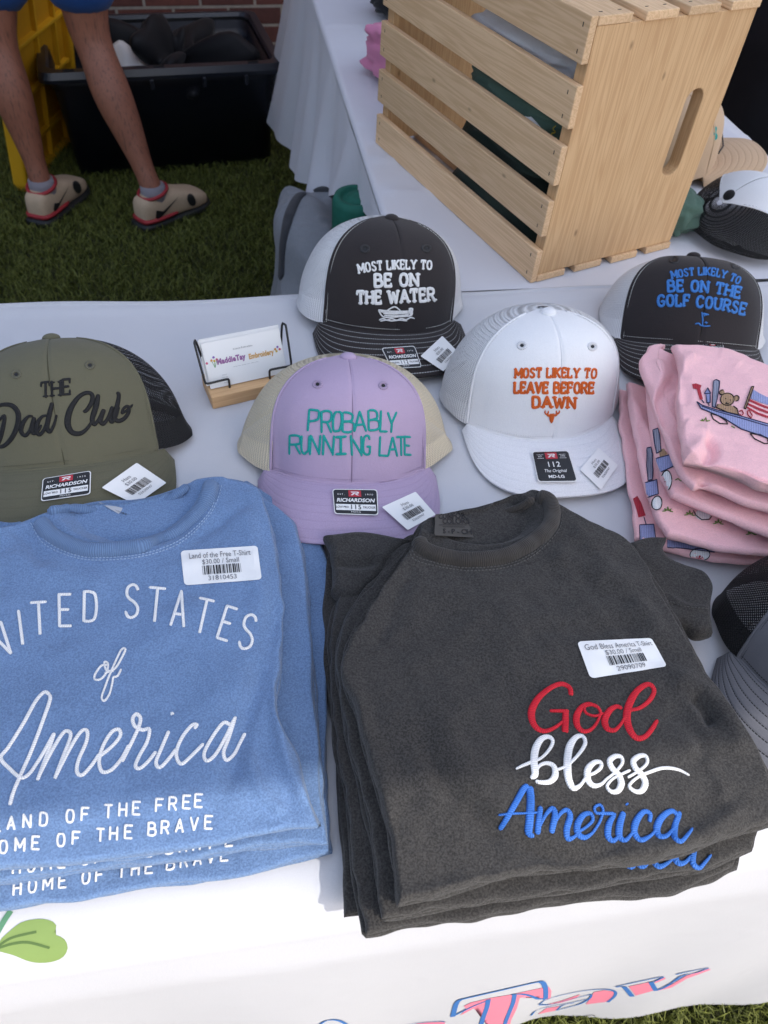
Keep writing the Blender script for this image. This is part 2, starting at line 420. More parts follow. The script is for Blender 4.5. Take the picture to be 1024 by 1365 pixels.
# flat stickers / printed marks laid on a surface
def text2d(s, size=1.0, bold=0.0, shear=0.0, spacing=1.0):
    c = bpy.data.curves.new('t', 'FONT'); c.body = s; c.size = size; c.align_x = 'CENTER'; c.align_y = 'CENTER'
    c.offset = bold; c.shear = shear; c.space_character = spacing; c.resolution_u = 3
    o = bpy.data.objects.new('t', c); COL.objects.link(o)
    dg = bpy.context.evaluated_depsgraph_get(); me = bpy.data.meshes.new_from_object(o.evaluated_get(dg))
    V = np.array([v.co[:2] for v in me.vertices]) if len(me.vertices) else np.zeros((0, 2))
    Fc = [tuple(p.vertices) for p in me.polygons]
    bpy.data.objects.remove(o); bpy.data.curves.remove(c); bpy.data.meshes.remove(me)
    return V, Fc
def fill2d(poly, cuts=2):
    bm = bmesh.new(); vs = [bm.verts.new((p[0], p[1], 0)) for p in poly]
    f = bm.faces.new(vs); bmesh.ops.triangulate(bm, faces=[f])
    for _ in range(cuts): bmesh.ops.subdivide_edges(bm, edges=bm.edges[:], cuts=1, use_grid_fill=True)
    bmesh.ops.triangulate(bm, faces=bm.faces[:])
    bm.verts.index_update(); bm.normal_update()
    V = np.array([v.co[:2] for v in bm.verts]); Fc = [tuple(v.index for v in q.verts) for q in bm.faces]
    bm.free(); return V, Fc
def rrect(x0, y0, x1, y1, r, n=5, ar=1.0):
    out = []
    for cx, cy, a0 in ((x1 - r, y1 - r * ar, 0), (x0 + r, y1 - r * ar, 90), (x0 + r, y0 + r * ar, 180), (x1 - r, y0 + r * ar, 270)):
        for i in range(n + 1):
            a = R(a0 + 90 * i / n); out.append((cx + r * math.cos(a), cy + r * ar * math.sin(a)))
    return out
def homography(q):            # unit square (bl, br, tr, tl) to photo quad
    A = []; b = []
    for (u, v), (x, y) in zip(((0, 0), (1, 0), (1, 1), (0, 1)), q):
        A += [[u, v, 1, 0, 0, 0, -u * x, -v * x], [0, 0, 0, u, v, 1, -u * y, -v * y]]; b += [x, y]
    h = np.linalg.solve(np.array(A, float), np.array(b, float)); H = np.append(h, 1).reshape(3, 3)
    return lambda V: (lambda W: W[:, :2] / W[:, 2:])(np.c_[V, np.ones(len(V))] @ H.T)
def lay(mb, bvh, Vpx, Fc, off):
    P = []; ok = []
    for x, y in Vpx:
        h = hit(bvh, x, y)
        if h is None: P.append((0, 0, 0)); ok.append(False)
        else: P.append(h[0] + h[1] * off); ok.append(True)
    mb.add(P, [f for f in Fc if all(ok[i] for i in f)], [(x * .0006, y * .0003) for x, y in Vpx])
def plane_bvh(q, bvh, lift=0.0):
    # a stiff flat sticker: a plane through three of its corners' surface points
    g = np.linspace(.04, .96, 6); Hm = homography(q)
    pts = [hit(bvh, *p) for p in Hm(np.array([(u, v) for u in g for v in g]))]
    P = np.array([p[0] + p[1] * lift for p in pts if p is not None])
    c = P.mean(0); n = np.linalg.svd(P - c)[2][2]
    if n[2] < 0: n = -n
    c = c + n * np.percentile((P - c) @ n, 90)
    a = np.cross(n, [0, 1, .01]); a /= np.linalg.norm(a); b = np.cross(n, a)
    return BVHTree.FromPolygons([Vector(c + a * s + b * t) for s, t in ((-.3, -.3), (.3, -.3), (.3, .3), (-.3, .3))], [(0, 1, 2, 3)])
class Sticker:
    def __init__(s, name, parent, quad, bvh, base_mat, rad=.06, ar=1.0, off=.0006, stiff=False, cuts=3):
        s.H = homography(quad); s.bvh = plane_bvh(quad, bvh, .0004) if stiff else bvh; s.off = off
        s.layers = {}; s.ar = ar
        mb = MB(); V, Fc = fill2d(rrect(0, 0, 1, 1, rad, 4, ar), cuts); lay(mb, s.bvh, s.H(V), Fc, off)
        s.o = mb.build(name, base_mat, parent, False)
        so = s.o.modifiers.new('thick', 'SOLIDIFY'); so.thickness = .00015; so.offset = 1
        s.n = 0
    def poly(s, poly, m, part, lvl=1, cuts=1):
        V, Fc = fill2d(poly, cuts); s._put(V, Fc, m, part, lvl)
    def rect(s, x0, y0, x1, y1, m, part, lvl=1): s.poly([(x0, y0), (x1, y0), (x1, y1), (x0, y1)], m, part, lvl, 2)
    def text(s, txt, cx, cy, h, m, part, wx=1.0, bold=0.0, shear=0.0, lvl=2, spacing=1.0):
        V, Fc = text2d(txt, 1.0, bold, shear, spacing)
        V = np.c_[V[:, 0] * h * wx * 1.35 + cx, V[:, 1] * h * 1.35 + cy]; s._put(V, Fc, m, part, lvl)
    def barcode(s, x0, y0, x1, y1, m, part):
        x = x0
        while x < x1:
            w = random.choice((.006, .01, .016, .022)) * (x1 - x0) / .55
            s.rect(x, y0, min(x + w, x1), y1, m, part); x += w + random.choice((.008, .012, .018)) * (x1 - x0) / .55
    def _put(s, V, Fc, m, part, lvl):
        mb = s.layers.setdefault((part, m.name), (MB(), m))[0]
        lay(mb, s.bvh, s.H(np.asarray(V)), Fc, s.off + .0004 + lvl * .00022)
    def done(s):
        for (part, _), (mb, m) in s.layers.items():
            if mb.V: mb.build(part, m, s.o)
        return s.o

# ================================================================ SETTING
EU = np.array([.9763, .2165, 0]); EN = np.array([-.2165, .9763, 0])      # along / across the front table
def tab(u, n, z=T): return EU * u + EN * n + np.array([0, 0, z])
# turf -------------------------------------------------------------
m, t, b = nt('turf_base'); tc = N(t, 'ShaderNodeTexCoord').outputs['Object']
t.links.new(mixc(t, noise(t, tc, 180, 4, .7), (.020, .026, .007), (.062, .066, .020)), b.inputs['Base Color']); b.inputs['Roughness'].default_value = .95
bump(t, b, noise(t, tc, 260, 3), .01)
gm = MB(); gm.add([(-60, -60, 0), (60, -60, 0), (60, 60, 0), (-60, 60, 0)], [(0, 1, 2, 3)])
tag(gm.build('turf', m), 'short green artificial turf under the tables', 'turf', None, 'structure')
def blades(name, label, regions, m):
    V = []; Fc = []; n0 = 0
    for (x0, x1, y0, y1, cnt, hgt, wid) in regions:
        x = RNG.uniform(x0, x1, cnt); y = RNG.uniform(y0, y1, cnt); a = RNG.uniform(0, 6.283, cnt)
        l = RNG.uniform(.6, 1.1, cnt) * hgt; ln = RNG.uniform(.3, 1.3, cnt) * hgt; w = RNG.uniform(.7, 1.3, cnt) * wid
        la = RNG.uniform(0, 6.283, cnt)
        dx, dy = np.cos(a) * w / 2, np.sin(a) * w / 2; lx, ly = np.cos(la) * ln, np.sin(la) * ln
        z0 = np.zeros(cnt)
        P = np.stack([np.stack([x - dx, y - dy, z0], 1), np.stack([x + dx, y + dy, z0], 1),
                      np.stack([x + dx * .8 + lx * .35, y + dy * .8 + ly * .35, l * .65], 1), np.stack([x - dx * .8 + lx * .35, y - dy * .8 + ly * .35, l * .65], 1),
                      np.stack([x + lx, y + ly, l * .95], 1)], 1).reshape(-1, 3)
        b0 = n0 + np.arange(cnt) * 5
        V.append(P); n0 += cnt * 5
        Fc += [tuple(q) for q in np.stack([b0, b0 + 1, b0 + 2, b0 + 3], 1).tolist()] + [tuple(q) for q in np.stack([b0 + 3, b0 + 2, b0 + 4], 1).tolist()]
    o = mesh_obj(name, np.vstack(V), Fc, m, None, None, False)
    tag(o, label, 'grass', None, 'stuff')
m, t, b = nt('turf_blade'); geo = N(t, 'ShaderNodeNewGeometry')
t.links.new(mixc(t, geo.outputs['Random Per Island'], (.040, .052, .007), (.19, .21, .05)), b.inputs['Base Color'])
b.inputs['Roughness'].default_value = .5; b.inputs['Specular IOR Level'].default_value = .2
blades('turf_grass', 'short green plastic grass blades of the turf', [(-1.75, .05, 1.15, 3.3, 70000, .03, .0028), (.2, 1.1, -.05, .75, 30000, .03, .0024), (-2.6, 2.8, -.42, 3.3, 90000, .03, .0040)], m)
m, t, b = nt('bounce_concrete'); tc = N(t, 'ShaderNodeTexCoord').outputs['Object']  # concrete ground added out of view to bounce sunlight onto the stall
t.links.new(mixc(t, noise(t, tc, 6, 5), (.46, .43, .38), (.58, .55, .49)), b.inputs['Base Color']); b.inputs['Roughness'].default_value = .85
k = MB(); P_ = [tab(u, n, z) for z in (-.05, .03) for u, n in ((-14, -16), (14, -16), (14, -.42), (-14, -.42))]
k.add(P_, [(0, 3, 2, 1), (4, 5, 6, 7), (0, 1, 5, 4), (1, 2, 6, 5), (2, 3, 7, 6), (3, 0, 4, 7)]); tag(k.build('reflector', m), 'added unseen concrete pavement in front of the stall', 'reflector', None, 'structure')
# brick wall ---------------------------------------------------------
m, t, b = nt('red_brick'); tc = N(t, 'ShaderNodeTexCoord').outputs['Object']
br = N(t, 'ShaderNodeTexBrick'); mp = N(t, 'ShaderNodeMapping'); mp.inputs['Rotation'].default_value = (R(90), 0, 0)
t.links.new(tc, mp.inputs[0]); t.links.new(mp.outputs[0], br.inputs[0])
br.inputs['Scale'].default_value = 1.0; br.inputs['Brick Width'].default_value = .213; br.inputs['Row Height'].default_value = .067
br.inputs['Mortar Size'].default_value = .006; br.inputs['Mortar Smooth'].default_value = .2; br.inputs['Bias'].default_value = 0
br.inputs['Color1'].default_value = (.155, .050, .040, 1); br.inputs['Color2'].default_value = (.085, .030, .026, 1); br.inputs['Mortar'].default_value = (.30, .27, .24, 1)
t.links.new(mixc(t, math_n(t, 'MULTIPLY', noise(t, tc, 60, 4), .35), (0, 0, 0), (0, 0, 0)), b.inputs['Base Color'])
mx = N(t, 'ShaderNodeMix', data_type='RGBA', blend_type='MULTIPLY'); mx.inputs[0].default_value = .5
t.links.new(br.outputs[0], mx.inputs[6]); nz = N(t, 'ShaderNodeTexNoise'); nz.inputs['Scale'].default_value = 40; t.links.new(tc, nz.inputs[0])
t.links.new(nz.outputs[0], mx.inputs[7]); t.links.new(mx.outputs[2], b.inputs['Base Color'])
b.inputs['Roughness'].default_value = .9; bump(t, b, br.outputs[1], -.006)
w = MB(); w.box((0, .12, 1.6), (9, .24, 3.2))
wall = w.build('brick_wall', m); WY = R(19)
wall.matrix_basis = Matrix.Translation((-.8, 3.42, -.01)) @ Matrix.Rotation(WY, 4, 'Z')
tag(wall, 'dark red brick wall with pale mortar behind the storage tote', 'wall')
# folding tables under the cloths --------------------------------------
GREYPL = plain('table_plastic', (.45, .45, .46), .5); STEEL = plain('table_steel', (.12, .12, .13), .4, metal=.6)
def folding_table(label, c, ang, L, Wd, dz=0):
    e = thing('folding_table', label, 'table', (c[0], c[1], dz), ang, 'folding tables')
    k = MB(); k.box((0, 0, T - .03), (L - .02, Wd - .02, .045)); o = k.build('tabletop', GREYPL, None, False, .006); o.parent = e
    for sx in (-1, 1):
        for sy in (-1, 1):
            k = MB(); k.tube([(sx * (L / 2 - .2), sy * (Wd / 2 - .1), T - .05), (sx * (L / 2 - .18), sy * (Wd / 2 - .08), 0)], .013)
            o = k.build('leg', STEEL, None, True); o.parent = e
folding_table('folding table under the printed white cloth in front', tab(-.05, .508)[:2], math.atan2(EU[1], EU[0]), 1.9, .75)

def cloth_grid(name, rows, m, label, wr=.0007, seed=1):
    # rows: list of rows of 3-D points; gentle creases added along z
    A = np.array(rows); rg = np.random.default_rng(seed)
    P = A.reshape(-1, 3).copy(); nz = np.zeros(len(P))
    for k in range(14):
        a = rg.uniform(0, 6.28); wl = rg.uniform(.05, .35); ph = rg.uniform(0, 6.28)
        nz += np.sin((P[:, 0] * math.cos(a) + P[:, 1] * math.sin(a)) * 6.283 / wl + ph) * wl * rg.uniform(.2, 1)
    P[:, 2] += nz * wr
    o = mesh_obj(name, P, grid_faces(A.shape[1], A.shape[0]), m)
    return tag(o, label, 'tablecloth')
us = np.linspace(-1.08, .98, 170)
def front_rows():
    rows = []
    prof = [(.118 - .012 * (1 - z / .7), z, 1 - z / .72) for z in np.linspace(.015, .68, 22)]
    prof += [(.124 + .046 * (1 - math.cos(R(a))), T - .042 + .042 * math.sin(R(a)), 0) for a in np.linspace(0, 90, 12)]
    prof += [(n, T, -1) for n in np.linspace(.178, .872, 90)]
    prof += [(.872 + .012 * math.sin(R(a)), T + .002 - .012 * (1 - math.cos(R(a))), -2) for a in np.linspace(0, 90, 6)]
    prof += [(.886 + .002 * k, T - .01 - .05 * k, 1 - (T - .05 * k) / .74) for k in range(1, 9)]
    for n, z, f in prof:
        r = []
        for u in us:
            dn = 0; dz = 0
            if f > 0:
                s = -1 if n < .5 else 1
                dn = s * f * (.010 * math.sin(u * 11 + 1) + .006 * math.sin(u * 27 + 2) + .004)
            elif f == -1:
                # folded-cloth crease lines and a raised hem along the back
                dz += .0012 * math.exp(-((u + .02) / .006) ** 2) + .0012 * math.exp(-((n - .52 - .01 * math.sin(u * 3)) / .006) ** 2)
                dz += .003 * math.exp(-((n - .862) / .010) ** 2)
            if f in (-1, -2): dn += .004 * math.sin(u * 17) * max(0, (n - .8) / .08)
            r.append(tab(u, n + dn, z + dz))
        rows.append(r)
    return rows
front_cloth = cloth_grid('tablecloth', front_rows(), CLOTH, 'white printed tablecloth with green leaf covering the front table', .0006, 3)
BF = bvh_of(front_cloth)

# canopy that shades the stall (only its shade is in the photo) ----------
m, t, b = nt('canopy_fabric'); b.inputs['Base Color'].default_value = (.66, .67, .70, 1); b.inputs['Roughness'].default_value = .8
trl = N(t, 'ShaderNodeBsdfTranslucent'); trl.inputs[0].default_value = (.68, .80, 1.0, 1); mxs = N(t, 'ShaderNodeMixShader'); mxs.inputs[0].default_value = .70
t.links.new(b.outputs[0], mxs.inputs[1]); t.links.new(trl.outputs[0], mxs.inputs[2]); t.links.new(mxs.outputs[0], t.nodes['Material Output'].inputs[0])
cn0, cn1, cu0, cu1, ch = -.61, 2.35, -1.75, 2.35, 2.0
can = thing('canopy_tent', 'pale canopy tent overhead on four thin poles', 'tent', tab((cu0 + cu1) / 2, (cn0 + cn1) / 2, 0))
k = MB(); ap = tab((cu0 + cu1) / 2, (cn0 + cn1) / 2, ch + .75)
cs = [tab(cu0, cn0, ch), tab(cu1, cn0, ch), tab(cu1, cn1, ch), tab(cu0, cn1, ch)]
k.add(cs + [ap], [(0, 1, 4), (1, 2, 4), (2, 3, 4), (3, 0, 4)])
for i in range(4):
    a, c2 = cs[i], cs[(i + 1) % 4]; k.add([a, c2, c2 - [0, 0, .18], a - [0, 0, .18]], [(0, 1, 2, 3)])
k.build('canopy_top', m, can)
for c in cs:
    k = MB(); k.tube([c + (tab((cu0 + cu1) / 2, (cn0 + cn1) / 2, ch) - c) * .01, np.array([c[0], c[1], 0]) + (tab((cu0 + cu1) / 2, (cn0 + cn1) / 2, 0) - np.array([c[0], c[1], 0])) * .01], .016)
    k.build('pole', STEEL, can, True)

# ================================================================ SIDE TABLE
# left edge of its top in the photo: (424,0) (456,70) (502,197) (516,274)
a0 = Q(516, 274); a1 = Q(424, 0); sd = (a1 - a0) / np.linalg.norm(a1 - a0); sr = np.array([sd[1], -sd[0], 0])
S0 = Q(548, 384)
k0 = (S0 - a0) @ sd
def side(u, v, z=T - .012): return np.array([a0[0], a0[1], 0]) + sr * u + sd * v + np.array([0, 0, z])   # u right of left edge, v away
SW = .76
folding_table('folding table under the plain white cloth behind', side(SW / 2, .69, 0)[:2], math.atan2(sd[1], sd[0]), 1.76, SW - .06, -.03)
rows = []
vs = np.linspace(-.222, 1.6, 160)
for kk in range(64):
    r = []
    for v in vs:
        if kk < 26:      # hanging left side with big soft folds
            f = 1 - kk / 26.0       # 1 at hem
            fold = .016 * math.sin(v * 19 + 1.2) + .009 * math.sin(v * 41 + .5)
            far = min(1, max(0, (v - .9) / .7)); far = far * far * (3 - 2 * far)
            drop = float(np.interp(v, [-.25, .08, .25, .42, .6, 1.1, 1.4, 1.6], [.05, .05, .10, .18, .27, .47, .56, .60]))
            u = -(.006 + (.045 + .05 * far) * f * min(1, drop / .3) + fold * f * min(1, drop / .2))
            r.append(side(u, v + .42 * far * f ** 1.3 + .012 * math.sin(f * 5 + v * 9) * f, T - .016 - drop * f))
        elif kk < 32:
            a = R((kk - 26) * 18); r.append(side(-.008 + .010 * (1 - math.cos(a)), v, T - .022 + .010 * math.sin(a)))
        elif kk < 58:
            u = .004 + (SW - .008) * (kk - 32) / 25
            zz = .003 * math.exp(-((v - .18 - .05 * u) / .012) ** 2) + .002 * math.exp(-((v - .33 + .1 * u) / .01) ** 2) + .0025 * math.exp(-((v - .07 + .12 * u) / .014) ** 2)
            zz += .002 * math.exp(-((v - .86) / .01) ** 2)
            r.append(side(u, v, T - .012 + zz))
        else:
            f = (kk - 57) / 6.0; r.append(side(SW + .01 + .02 * f * math.sin(v * 15), v, T - .014 - .7 * f))
    rows.append(r)
cloth_grid('tablecloth', rows, CLOTH_SIDE, 'plain white tablecloth hanging in folds off the back table', .0005, 8)

# ================================================================ CAPS
def crown_pt(phi, s, a, bf, bb, H, fl):
    fr = .5 + .5 * np.cos(phi); n = 2.22 + 2.8 * fr
    rho = (1 - np.clip(s, 0, 1) ** n) ** .456
    bk = np.where(np.cos(phi) > 0, bf, bb)
    g = 1 + fl * (1 - s) * np.clip((np.abs(phi) - .9) / .6, 0, 1)
    return np.stack([a * np.sin(phi) * rho * g, -bk * np.cos(phi) * rho - .002 * s, H * s], -1)
def cap_place(p, x, y, zf, yaw, tilt, roll, bf, squash=True):
    p = p + np.array([0, bf, 0]); ct, st = math.cos(tilt), math.sin(tilt)
    q = np.stack([p[..., 0], p[..., 1] * ct + p[..., 2] * st, -p[..., 1] * st + p[..., 2] * ct], -1)
    cr, s_ = math.cos(roll), math.sin(roll)
    q = np.stack([q[..., 0] * cr + q[..., 2] * s_, q[..., 1], -q[..., 0] * s_ + q[..., 2] * cr], -1)
    cy, sy = math.cos(yaw), math.sin(yaw)
    w = np.stack([q[..., 0] * cy - q[..., 1] * sy + x, q[..., 0] * sy + q[..., 1] * cy + y, q[..., 2] + zf], -1)
    if squash:
        z = (w[..., 2] - .004) / .008
        w[..., 2] = .004 + .008 * np.where(z > 20, z, np.log1p(np.exp(np.minimum(z, 20))))
    return w
SEAM_PHI = .995
class Cap:
    def __init__(s, label, fit, front_c, net_m, brim_m, base_z=T, seam_c=None, brim_len=.070, brim_w=1.07, brim_z=None, net_smooth=None, front_m=None, stitch=None, net_open=True, zc=.55, button_m=None, seam_phi=SEAM_PHI):
        x, y, zf, yaw, tilt, roll, a, bf, H, fl = fit; sp_ = seam_phi
        s.fit = fit; s.bz = base_z
        s.root = thing('trucker_cap', label, 'cap', (x, y, base_z), 0, 'embroidered trucker caps on the tables')
        s.fn = lambda ph, ss: cap_place(crown_pt(ph, ss, a, bf, bf * 1.05, H, fl), x, y, zf, yaw, tilt, roll, bf) + np.array([0, 0, base_z])
        sv = np.sin(np.linspace(0, math.pi / 2, 56)) ** 1.15; sv[-1] = .9995
        ph = np.linspace(-sp_, sp_, 91)
        PP, SS = np.meshgrid(ph, sv)
        W = s.fn(PP, SS)
        nrm = np.cross(np.gradient(W, axis=1), np.gradient(W, axis=0)); nrm /= np.linalg.norm(nrm, axis=2)[..., None] + 1e-9
        c0 = W.mean((0, 1)); 
        if ((W - c0) * nrm).sum() < 0: nrm = -nrm
        wav = np.exp(-(PP / .022) ** 2) * -.0011 + .0006 * np.sin(PP * 7 + 3 * SS + x * 40) * (1 - SS) + .0005 * np.sin(SS * 9 + PP * 3 + y * 50)
        W = W + nrm * wav[..., None]
        uv = np.stack([PP * a, SS * H], -1).reshape(-1, 2)
        fm = front_m or fabric('cap_twill', front_c, .12, .05, .00018, .12, .9, 1500)
        s.fm = fm
        s.front = mesh_obj('front_panel', W.reshape(-1, 3), grid_faces(91, 56), fm, s.root, uv)
        so = s.front.modifiers.new('thick', 'SOLIDIFY'); so.thickness = .0016; so.offset = -1
        ph2 = np.linspace(sp_ - .012, 2 * math.pi - sp_ + .012, 121)
        PP, SS = np.meshgrid(ph2, sv); Pw = np.where(PP > math.pi, PP - 2 * math.pi, PP)
        V = s.fn(Pw, SS)
        wav = (.0016 * np.sin(PP * 9 + x * 30) + .001 * np.sin(SS * 12 + PP * 5)) * (1 - SS)
        V = V + (V - c0) / np.linalg.norm(V - c0, axis=2)[..., None] * (wav - .0006)[..., None]
        Fc = [f for f in grid_faces(121, 56)
              if not (net_open and sv[f[0] // 121] < .34 * math.sqrt(max(0, 1 - ((ph2[f[0] % 121] - math.pi) / .42) ** 2)))]
        s.net = mesh_obj('mesh_back', V.reshape(-1, 3), Fc, net_m, s.root, np.stack([PP * a, SS * H], -1).reshape(-1, 2))
        k = MB(); pp = np.linspace(math.pi - .55, math.pi + .55, 24); st = s.fn(np.where(pp > math.pi, pp - 2 * math.pi, pp), np.full(24, .045)); st2 = s.fn(np.where(pp > math.pi, pp - 2 * math.pi, pp), np.full(24, .17))
        k.add(np.vstack([st, st2]) + [0, 0, .001], grid_faces(24, 2)); o = k.build('snap_strap', net_smooth or fm, s.root, True)
        so = o.modifiers.new('thick', 'SOLIDIFY'); so.thickness = .0018
        # brim
        pb = np.linspace(-1.07, 1.07, 81); t = pb / 1.07 * math.pi / 2
        inn = s.fn(pb, np.full(81, .004)); cy, sy = math.cos(yaw), math.sin(yaw)
        loc = lambda w: np.stack([(w[:, 0] - x) * cy + (w[:, 1] - y) * sy, -(w[:, 0] - x) * sy + (w[:, 1] - y) * cy], -1)
        il = loc(inn); xs = abs(il[0, 0]); ys = max(il[0, 1], il[-1, 1])
        zcen = brim_z if brim_z is not None else zf * zc
        ox = np.sign(t) * np.abs(np.sin(t)) ** .78 * (xs * brim_w + .001)
        oy = ys - .004 - (ys + brim_len) * np.abs(np.cos(t)) ** .58
        oy += (1 - np.abs(np.cos(t)) ** .58) * 0
        xc = (il[0, 0] + il[-1, 0]) / 2
        ow = np.stack([ (ox + xc) * cy - oy * sy + x, (ox + xc) * sy + oy * cy + y, base_z + .003 + zcen * np.cos(t) ** 1.6 ], -1)
        nb = 30; B = []; U = []
        arc = np.r_[0, np.cumsum(np.linalg.norm(np.diff(ow, axis=0), axis=1))]
        for j in range(nb):
            f = j / (nb - 1)
            P = inn * (1 - f) + ow * f; P[:, 2] += .005 * math.sin(math.pi * f) * np.cos(t)
            P[:, 2] = np.maximum(P[:, 2], base_z + .003)
            B.append(P); U += [(arc[i], f) for i in range(81)]
        B = np.array(B)
        s.brim = mesh_obj('brim', B.reshape(-1, 3), grid_faces(81, nb, flip=True), brim_m, s.root, U)
        so = s.brim.modifiers.new('thick', 'SOLIDIFY'); so.thickness = .0034; so.offset = -1
        bv = s.brim.modifiers.new('round', 'BEVEL'); bv.width = .0012; bv.segments = 2; bv.limit_method = 'ANGLE'; bv.angle_limit = R(50)
        # button
        k = MB(); c = s.fn(np.array([0.]), np.array([.995]))[0]; up = s.fn(np.array([0.]), np.array([1.0]))[0] - s.fn(np.array([0.]), np.array([.0]))[0]
        ax = Matrix.Rotation(yaw, 3, 'Z') @ Matrix.Rotation(roll, 3, 'Y') @ Matrix.Rotation(-tilt, 3, 'X')
        V = []; 
        for i in range(9):
            a_ = R(-20 + 110 * i / 8)
            for j in range(20):
                q = Vector((.0088 * math.cos(a_) * math.cos(j * .31416), .0088 * math.cos(a_) * math.sin(j * .31416), .0052 * math.sin(a_)))
                V.append(np.array(ax @ q) + c)
        k.add(V, grid_faces(20, 9, True)); s.button = k.build('button', button_m or fm, s.root, True)
        s.BV = bvh_of(s.front); s.BB = bvh_of(s.brim); s.BN = bvh_of(s.net)
        # centre seam cord and panel-edge stitching
        smc = seam_c or sc(front_c, .45)
        k = MB()
        sl = np.linspace(.01, .985, 60); P = s.fn(np.zeros(60), sl); Nn = s.normals(np.zeros(60), sl)
        ribbon(k, P, Nn, [.0011] * 60, .0003, -.0008, False)
        k.build('centre_seam', plain('seam_thread', smc, .8, .2), s.root, True, uv=True)
        k = MB(); stc = stitch or sc(front_c, .82)
        def dashes(fp, fs, n, ln):
            for i in range(n):
                q = np.linspace(i / n, (i + ln) / n, 4); a1_ = fp(q); b1 = fs(q)
                ribbon(k, s.fn(a1_, b1), s.normals(a1_, b1), [.0008] * 4, .0004, .0002, False)
        for sg in (-1, 1): dashes(lambda q: sg * (sp_ - .035) + 0 * q, lambda q: .02 + .95 * q, 62, .7)
        dashes(lambda q: -.97 + 1.94 * q, lambda q: .045 + 0 * q, 70, .7)
        k.build('stitching', plain('stitch_thread', stc, .7, .3), s.root, True, uv=True)
        k = MB(); n_ = 60
        for sg in (-1, 1):
            pq = np.full(n_, sg * sp_); sq = np.linspace(.0, .985, n_)
            ribbon(k, s.fn(pq, sq), s.normals(pq, sq), [.0028] * n_, .0010, .0001, False)
        pq = np.linspace(-1.0, 1.0, n_); ribbon(k, s.fn(pq, np.full(n_, .004)), s.normals(pq, np.full(n_, .004)), [.0026] * n_, .0009, 0, False)
        k.build('seam_piping', fm, s.root, True, uv=True)
    def normals(s, p, q):
        e = 1e-3; q = np.clip(q, 0, .99)
        du = s.fn(p + e, q) - s.fn(p - e, q); dv = s.fn(p, q + e) - s.fn(p, np.maximum(q - e, 0))
        n = np.cross(du, dv); n /= np.linalg.norm(n, axis=1)[:, None] + 1e-12
        return n
    def eyelets(s, pts, col, r=5.2):
        for (px, py) in pts:
            k = MB(); c = [(px + r * math.cos(a), py + r * .8 * math.sin(a), 3.6) for a in np.linspace(0, 6.4, 22)]
            stroke_px(k, s.BV, c, None, .0009, True, .8)
            e = k.build('eyelet', thread('eyelet_thread', col), s.root, True, uv=True)
            k = MB(); V, Fc = fill2d([(px + 2.6 * math.cos(a), py + 2.2 * math.sin(a)) for a in np.linspace(0, 6.283, 13)[:-1]], 0)
            lay(k, s.BV, V, Fc, .0005); k.build('hole', INK, e)
    def embroider(s, fn, m, name='embroidery'):
        k = MB(); fn(k, s.BV); return k.build(name, m, s.root, True, uv=True)
    def size_sticker(s, quad, num, line3, bvh=None):
        st = Sticker('size_sticker', s.root, quad, bvh or s.BB, STK_WHT, .07, 1.5, .0006, True)
        st.poly(rrect(.02, .03, .98, .97, .06, 4, 1.5), STK_BLK, 'print', 0)
        if num == 'orig':
            st.rect(.34, .72, .66, .93, STK_RED, 'print', 1)
            logo(st, .5, .825, .11, .075)
            for xx in (.2, .8):
                st.text('EST.' if xx < .5 else '1970', xx, .80, .05, STK_WHT, 'print'); st.rect(xx - .09, .855, xx + .09, .865, STK_WHT, 'print', 2); st.rect(xx - .09, .735, xx + .09, .745, STK_WHT, 'print', 2)
            st.text('112', .5, .53, .17, STK_WHT, 'print', .95, .012, 0, 2, 1.15)
            st.text('The Original', .5, .33, .10, STK_WHT, 'print', .85, .005, .3)
            st.text('MD-LG', .5, .15, .09, STK_WHT, 'print', 1.1, .03)
        else:
            st.rect(.36, .70, .64, .94, STK_RED, 'print', 1); logo(st, .5, .82, .10, .09)
            st.text('EST.', .19, .78, .06, STK_WHT, 'print', .8, .0, 0, 2, 1.5); st.text('1970', .81, .78, .06, STK_WHT, 'print', .8, 0, 0, 2, 1.5)
            st.text('RICHARDSON', .5, .55, .145, STK_WHT, 'print', .68, .03, .2)
            st.rect(.05, .16, .95, .40, STK_WHT, 'print', 1)
            st.text(num, .5, .28, .19, STK_BLK, 'print', .60, .012, 0, 2, 1.2)
            st.text('LOW PRO' if num == '115' else 'ORIGINAL', .2, .28, .085, STK_BLK, 'print', .56, .01); st.text('TRUCKER', .8, .28, .085, STK_BLK, 'print', .56, .01)
            st.text(line3, .5, .09, .06, STK_WHT, 'print', .9)
        st.done()
    def price_tag(s, quad, bvh=None, name='price_tag'):
        st = Sticker(name, s.root, quad, bvh or s.BB, WHITE_P, .03, 1.0, .0008, True)
        st.text('Hats', .5, .80, .10, GREYINK, 'print', .9); st.text('$30.00', .5, .66, .10, GREYINK, 'print', .85)
        st.barcode(.2, .30, .8, .55, INK, 'print'); st.text('52620947', .5, .20, .085, GREYINK, 'print', .9)
        st.done()
def logo(st, cx, cy, rx, ry):
    f = lambda pts: [(cx + px * rx, cy + py * ry) for px, py in pts]
    st.poly(f([(-.95, .75), (.75, .75), (.95, .5), (.95, .15), (.7, -.1), (.35, -.1), (.95, -.8), (.45, -.8), (-.1, -.12), (.55, .2), (.55, .4), (-.72, .4)]), STK_WHT, 'print', 2, 0)
    st.poly(f([(-.35, .2), (.1, .2), (-.45, -.8), (-.95, -.8)]), STK_WHT, 'print', 2, 0)
Z1 = lambda ox, oy, s: (lambda *p: [(ox + a / s, oy + b / s) for a, b in p])

